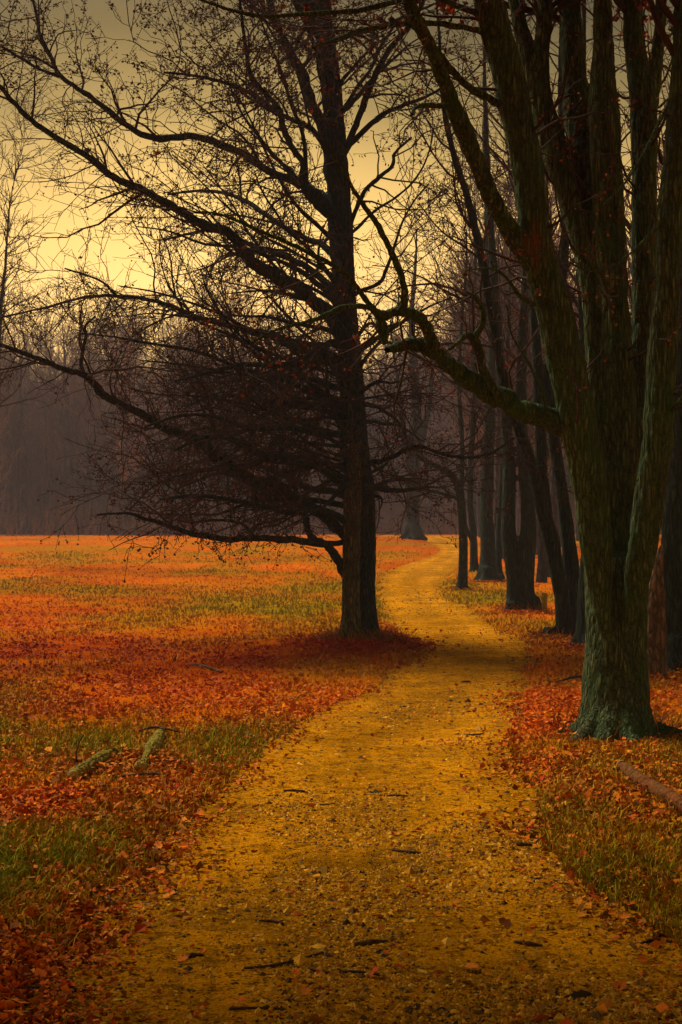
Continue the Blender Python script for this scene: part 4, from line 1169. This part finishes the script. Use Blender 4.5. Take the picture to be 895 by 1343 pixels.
log([(212, 972, 12, .02), (204, 991, 16, .02), (195, 1008, 17, .01), (185, 1024, 18, .0)], 'yellow-green mossy log pointing away, the right of two logs in the leaves', 'mossy_log', M_MOSSLOG, .006, .018)
log([(815, 1022, 15, .03), (840, 1038, 17, .02), (870, 1057, 19, .02), (900, 1078, 20, .02), (935, 1103, 21, .02)], 'long reddish-brown fallen pole on the grass at the right edge', 'fallen_pole', M_LOG, .006, .006)
stick([(808, 1053, 2.5, .01), (820, 1055, 4, .01), (845, 1058, 3, .01)], 'thin bright orange stick beside the fallen pole', 'orange_stick', 'stick', bark_mat('orange_wood', (.4, .13, .01), (.7, .3, .03), (.4, .2, .02), .1, 1, 20, ridge=False))
stick([(104, 1022, 2.6, 0), (99, 1010, 2.4, .09), (103, 998, 2.2, .18), (100, 990, 2.4, .22)][:1] + [(100, 1021, 2.3, .08), (104, 1020, 2.2, .17), (110, 1020, 2, .22)], 'thin dark twig standing upright beside the left mossy log', 'upright_twig', 'twig')
stick([(182, 971, 2.5, .03), (205, 969, 3.5, .05), (236, 972, 2.5, .03)], 'dark curved stick lying across the far end of the right mossy log', 'curved_stick')
stick([(150, 1033, 4, .01), (175, 1032, 4, .02), (205, 1029, 5, .02), (216, 1030, 3, .01)], 'grey fallen branch in front of the two mossy logs', 'fallen_branch', 'branch')
stick([(247, 878, 2, .01), (265, 881, 3.5, .02), (290, 889, 2.5, .01)], 'pale grey branch lying in the red leaves of the field', 'fallen_branch', 'branch', M_PALE)
stick([(730, 903, 2.5, .02), (752, 900, 4, .04), (770, 898, 4, .03)], 'dark broken stick at the left foot of the huge mossy tree', 'broken_stick')
PS = [([(405, 1277, 4), (430, 1283, 4), (465, 1281, 4), (498, 1285, 3)], 'long thin bent dark twig across the middle of the path near the camera'),
      ([(465, 1245, 5), (487, 1243, 8), (508, 1240, 3)], 'short thick dark stick on the path above the long bent twig'),
      ([(320, 1276, 3), (360, 1273, 5), (400, 1262, 4), (424, 1254, 3)], 'dark twig rising to the right on the path near the camera'),
      ([(335, 1213, 2), (355, 1214, 4), (372, 1218, 4)], 'small dark stick left of the middle of the path'),
      ([(508, 1119, 2.5), (530, 1122, 4), (552, 1124, 4)], 'thin dark twig on the path below its narrow waist'),
      ([(668, 1111, 3), (682, 1112, 6), (698, 1112, 3)], 'dark flat piece of bark at the right side of the path'),
      ([(372, 1040, 2.5), (385, 1040, 4), (400, 1041, 3)], 'dark twig on the left side of the path further off'),
      ([(508, 1046, 2), (520, 1046, 3), (536, 1047, 2)], 'tiny dark twig in the middle of the path further off'),
      ([(398, 1057, 1.5), (420, 1058, 2), (440, 1056, 1.5)], 'very thin long twig left of the middle of the path'),
      ([(612, 966, 1.5), (622, 967, 3), (635, 965, 1.5)], 'dark twig near the right edge of the path narrows'),
      ([(605, 896, 2), (612, 896, 3.5), (618, 896, 2)], 'small dark clump of bark on the path level with the oak'),
      ([(675, 1241, 4), (695, 1245, 7), (712, 1246, 3)], 'thick dark stick on the path lower right'),
      ([(840, 1243, 3), (860, 1240, 5), (885, 1242, 3)], 'dark twig at the lower right verge'),
      ([(30, 1303, 4), (70, 1306, 7), (115, 1308, 4)], 'long dark rotten stick at the lower left corner'),
      ([(235, 1268, 3), (250, 1260, 6), (268, 1259, 3)], 'crooked dark twig low on the left of the path'),
      ([(118, 1178, 3), (132, 1170, 5), (150, 1196, 4)], 'crooked dark branch in the leaves at the left verge'),
      ([(300, 1331, 3), (340, 1329, 4), (375, 1331, 3)], 'dark twig at the very bottom of the picture')]
for pts, lab in PS:
    stick([(u, v, w, 0.0) for u, v, w in pts], lab, 'dark_twig', 'twig', onpath=True)

# big leaves one can pick out, near the camera: lobed and curled
def big_leaf_mesh(k):
    rg = np.random.default_rng(900 + k)
    m_ = 7
    prof = np.array([0.02, 0.22, 0.34, 0.24, 0.42, 0.26, 0.03]) * rg.uniform(.85, 1.2)
    xs = np.linspace(-.5, .5, m_)
    cup = rg.uniform(.1, .5); curl = rg.uniform(-.4, .6)
    V = []
    for i in range(m_):
        zc = curl * xs[i] ** 2
        V += [[xs[i], 0, zc], [xs[i] + .05, prof[i], zc + cup * prof[i] + rg.normal(0, .02)], [xs[i] + .05, -prof[i], zc + cup * prof[i] + rg.normal(0, .02)]]
    Q = []
    for i in range(m_ - 1):
        a = i * 3; b_ = a + 3
        Q += [[a, b_, b_ + 1, a + 1], [a, a + 2, b_ + 2, b_]]
    return np.array(V), np.array(Q)
LM = []
LC = [(0.40, 0.030, 0.006), (0.50, 0.085, 0.008), (0.60, 0.17, 0.012), (0.20, 0.06, 0.016)]
LN = ['deep red', 'orange-red', 'orange', 'brown']
for k in range(8):
    V, Q = big_leaf_mesh(k)
    LM.append((make_mesh('fallen_leaf', V, [Q], M_LEAF, True, np.tile(np.array([LC[k % 4]]), (len(V), 1))), LN[k % 4]))
cnt = 0
while cnt < 190:
    y = rng.uniform(4.7, 9.5); x = rng.uniform(-.245, .245) * y
    d = float(inpath(np.array([x]), np.array([y]))[0])
    if d > 0.15 and rng.random() > 0.10: continue
    k = int(rng.integers(0, 8))
    zz = max(float(land([x], [y])[0]), float(roadz(np.array([x]), np.array([y]))[0]))
    where = 'lying on the gravel of the path' if d > 0.15 else ('lying on the left verge of the path' if x < 0 else 'lying in the grass right of the path')
    o = link('fallen_leaf', LM[k][0], None, LM[k][1] + ' curled fallen leaf ' + where, 'leaf', LM[k][1] + ' leaves ' + where)
    s = rng.uniform(.035, .065)
    o.location = (x, y, zz + .018); o.scale = (s, s, s)
    o.rotation_euler = (rng.normal(0, .35), rng.normal(0, .35), rng.random() * 6.28)
    cnt += 1

# ------------------------------------------------------------------ haze
hm = bpy.data.materials.new('haze_air'); hm.use_nodes = True
nt = hm.node_tree; nt.nodes.clear()
ho = nt.nodes.new('ShaderNodeOutputMaterial')
pv = nt.nodes.new('ShaderNodeVolumePrincipled')
pv.inputs['Color'].default_value = (0.66, 0.58, 0.66, 1)
pv.inputs['Density'].default_value = 0.0016
nt.links.new(pv.outputs[0], ho.inputs['Volume'])
x0, x1, y0, y1, z0, z1 = -340, 340, -70, 410, -2.0, 24
V = [(x, y, z) for z in (z0, z1) for y in (y0, y1) for x in (x0, x1)]
Q = [(0, 2, 3, 1), (4, 5, 7, 6), (0, 1, 5, 4), (2, 6, 7, 3), (0, 4, 6, 2), (1, 3, 7, 5)]
link('haze', make_mesh('haze', V, [np.array(Q)], hm, False), kind='stuff', label='thin evening haze over the whole field', cat='haze')
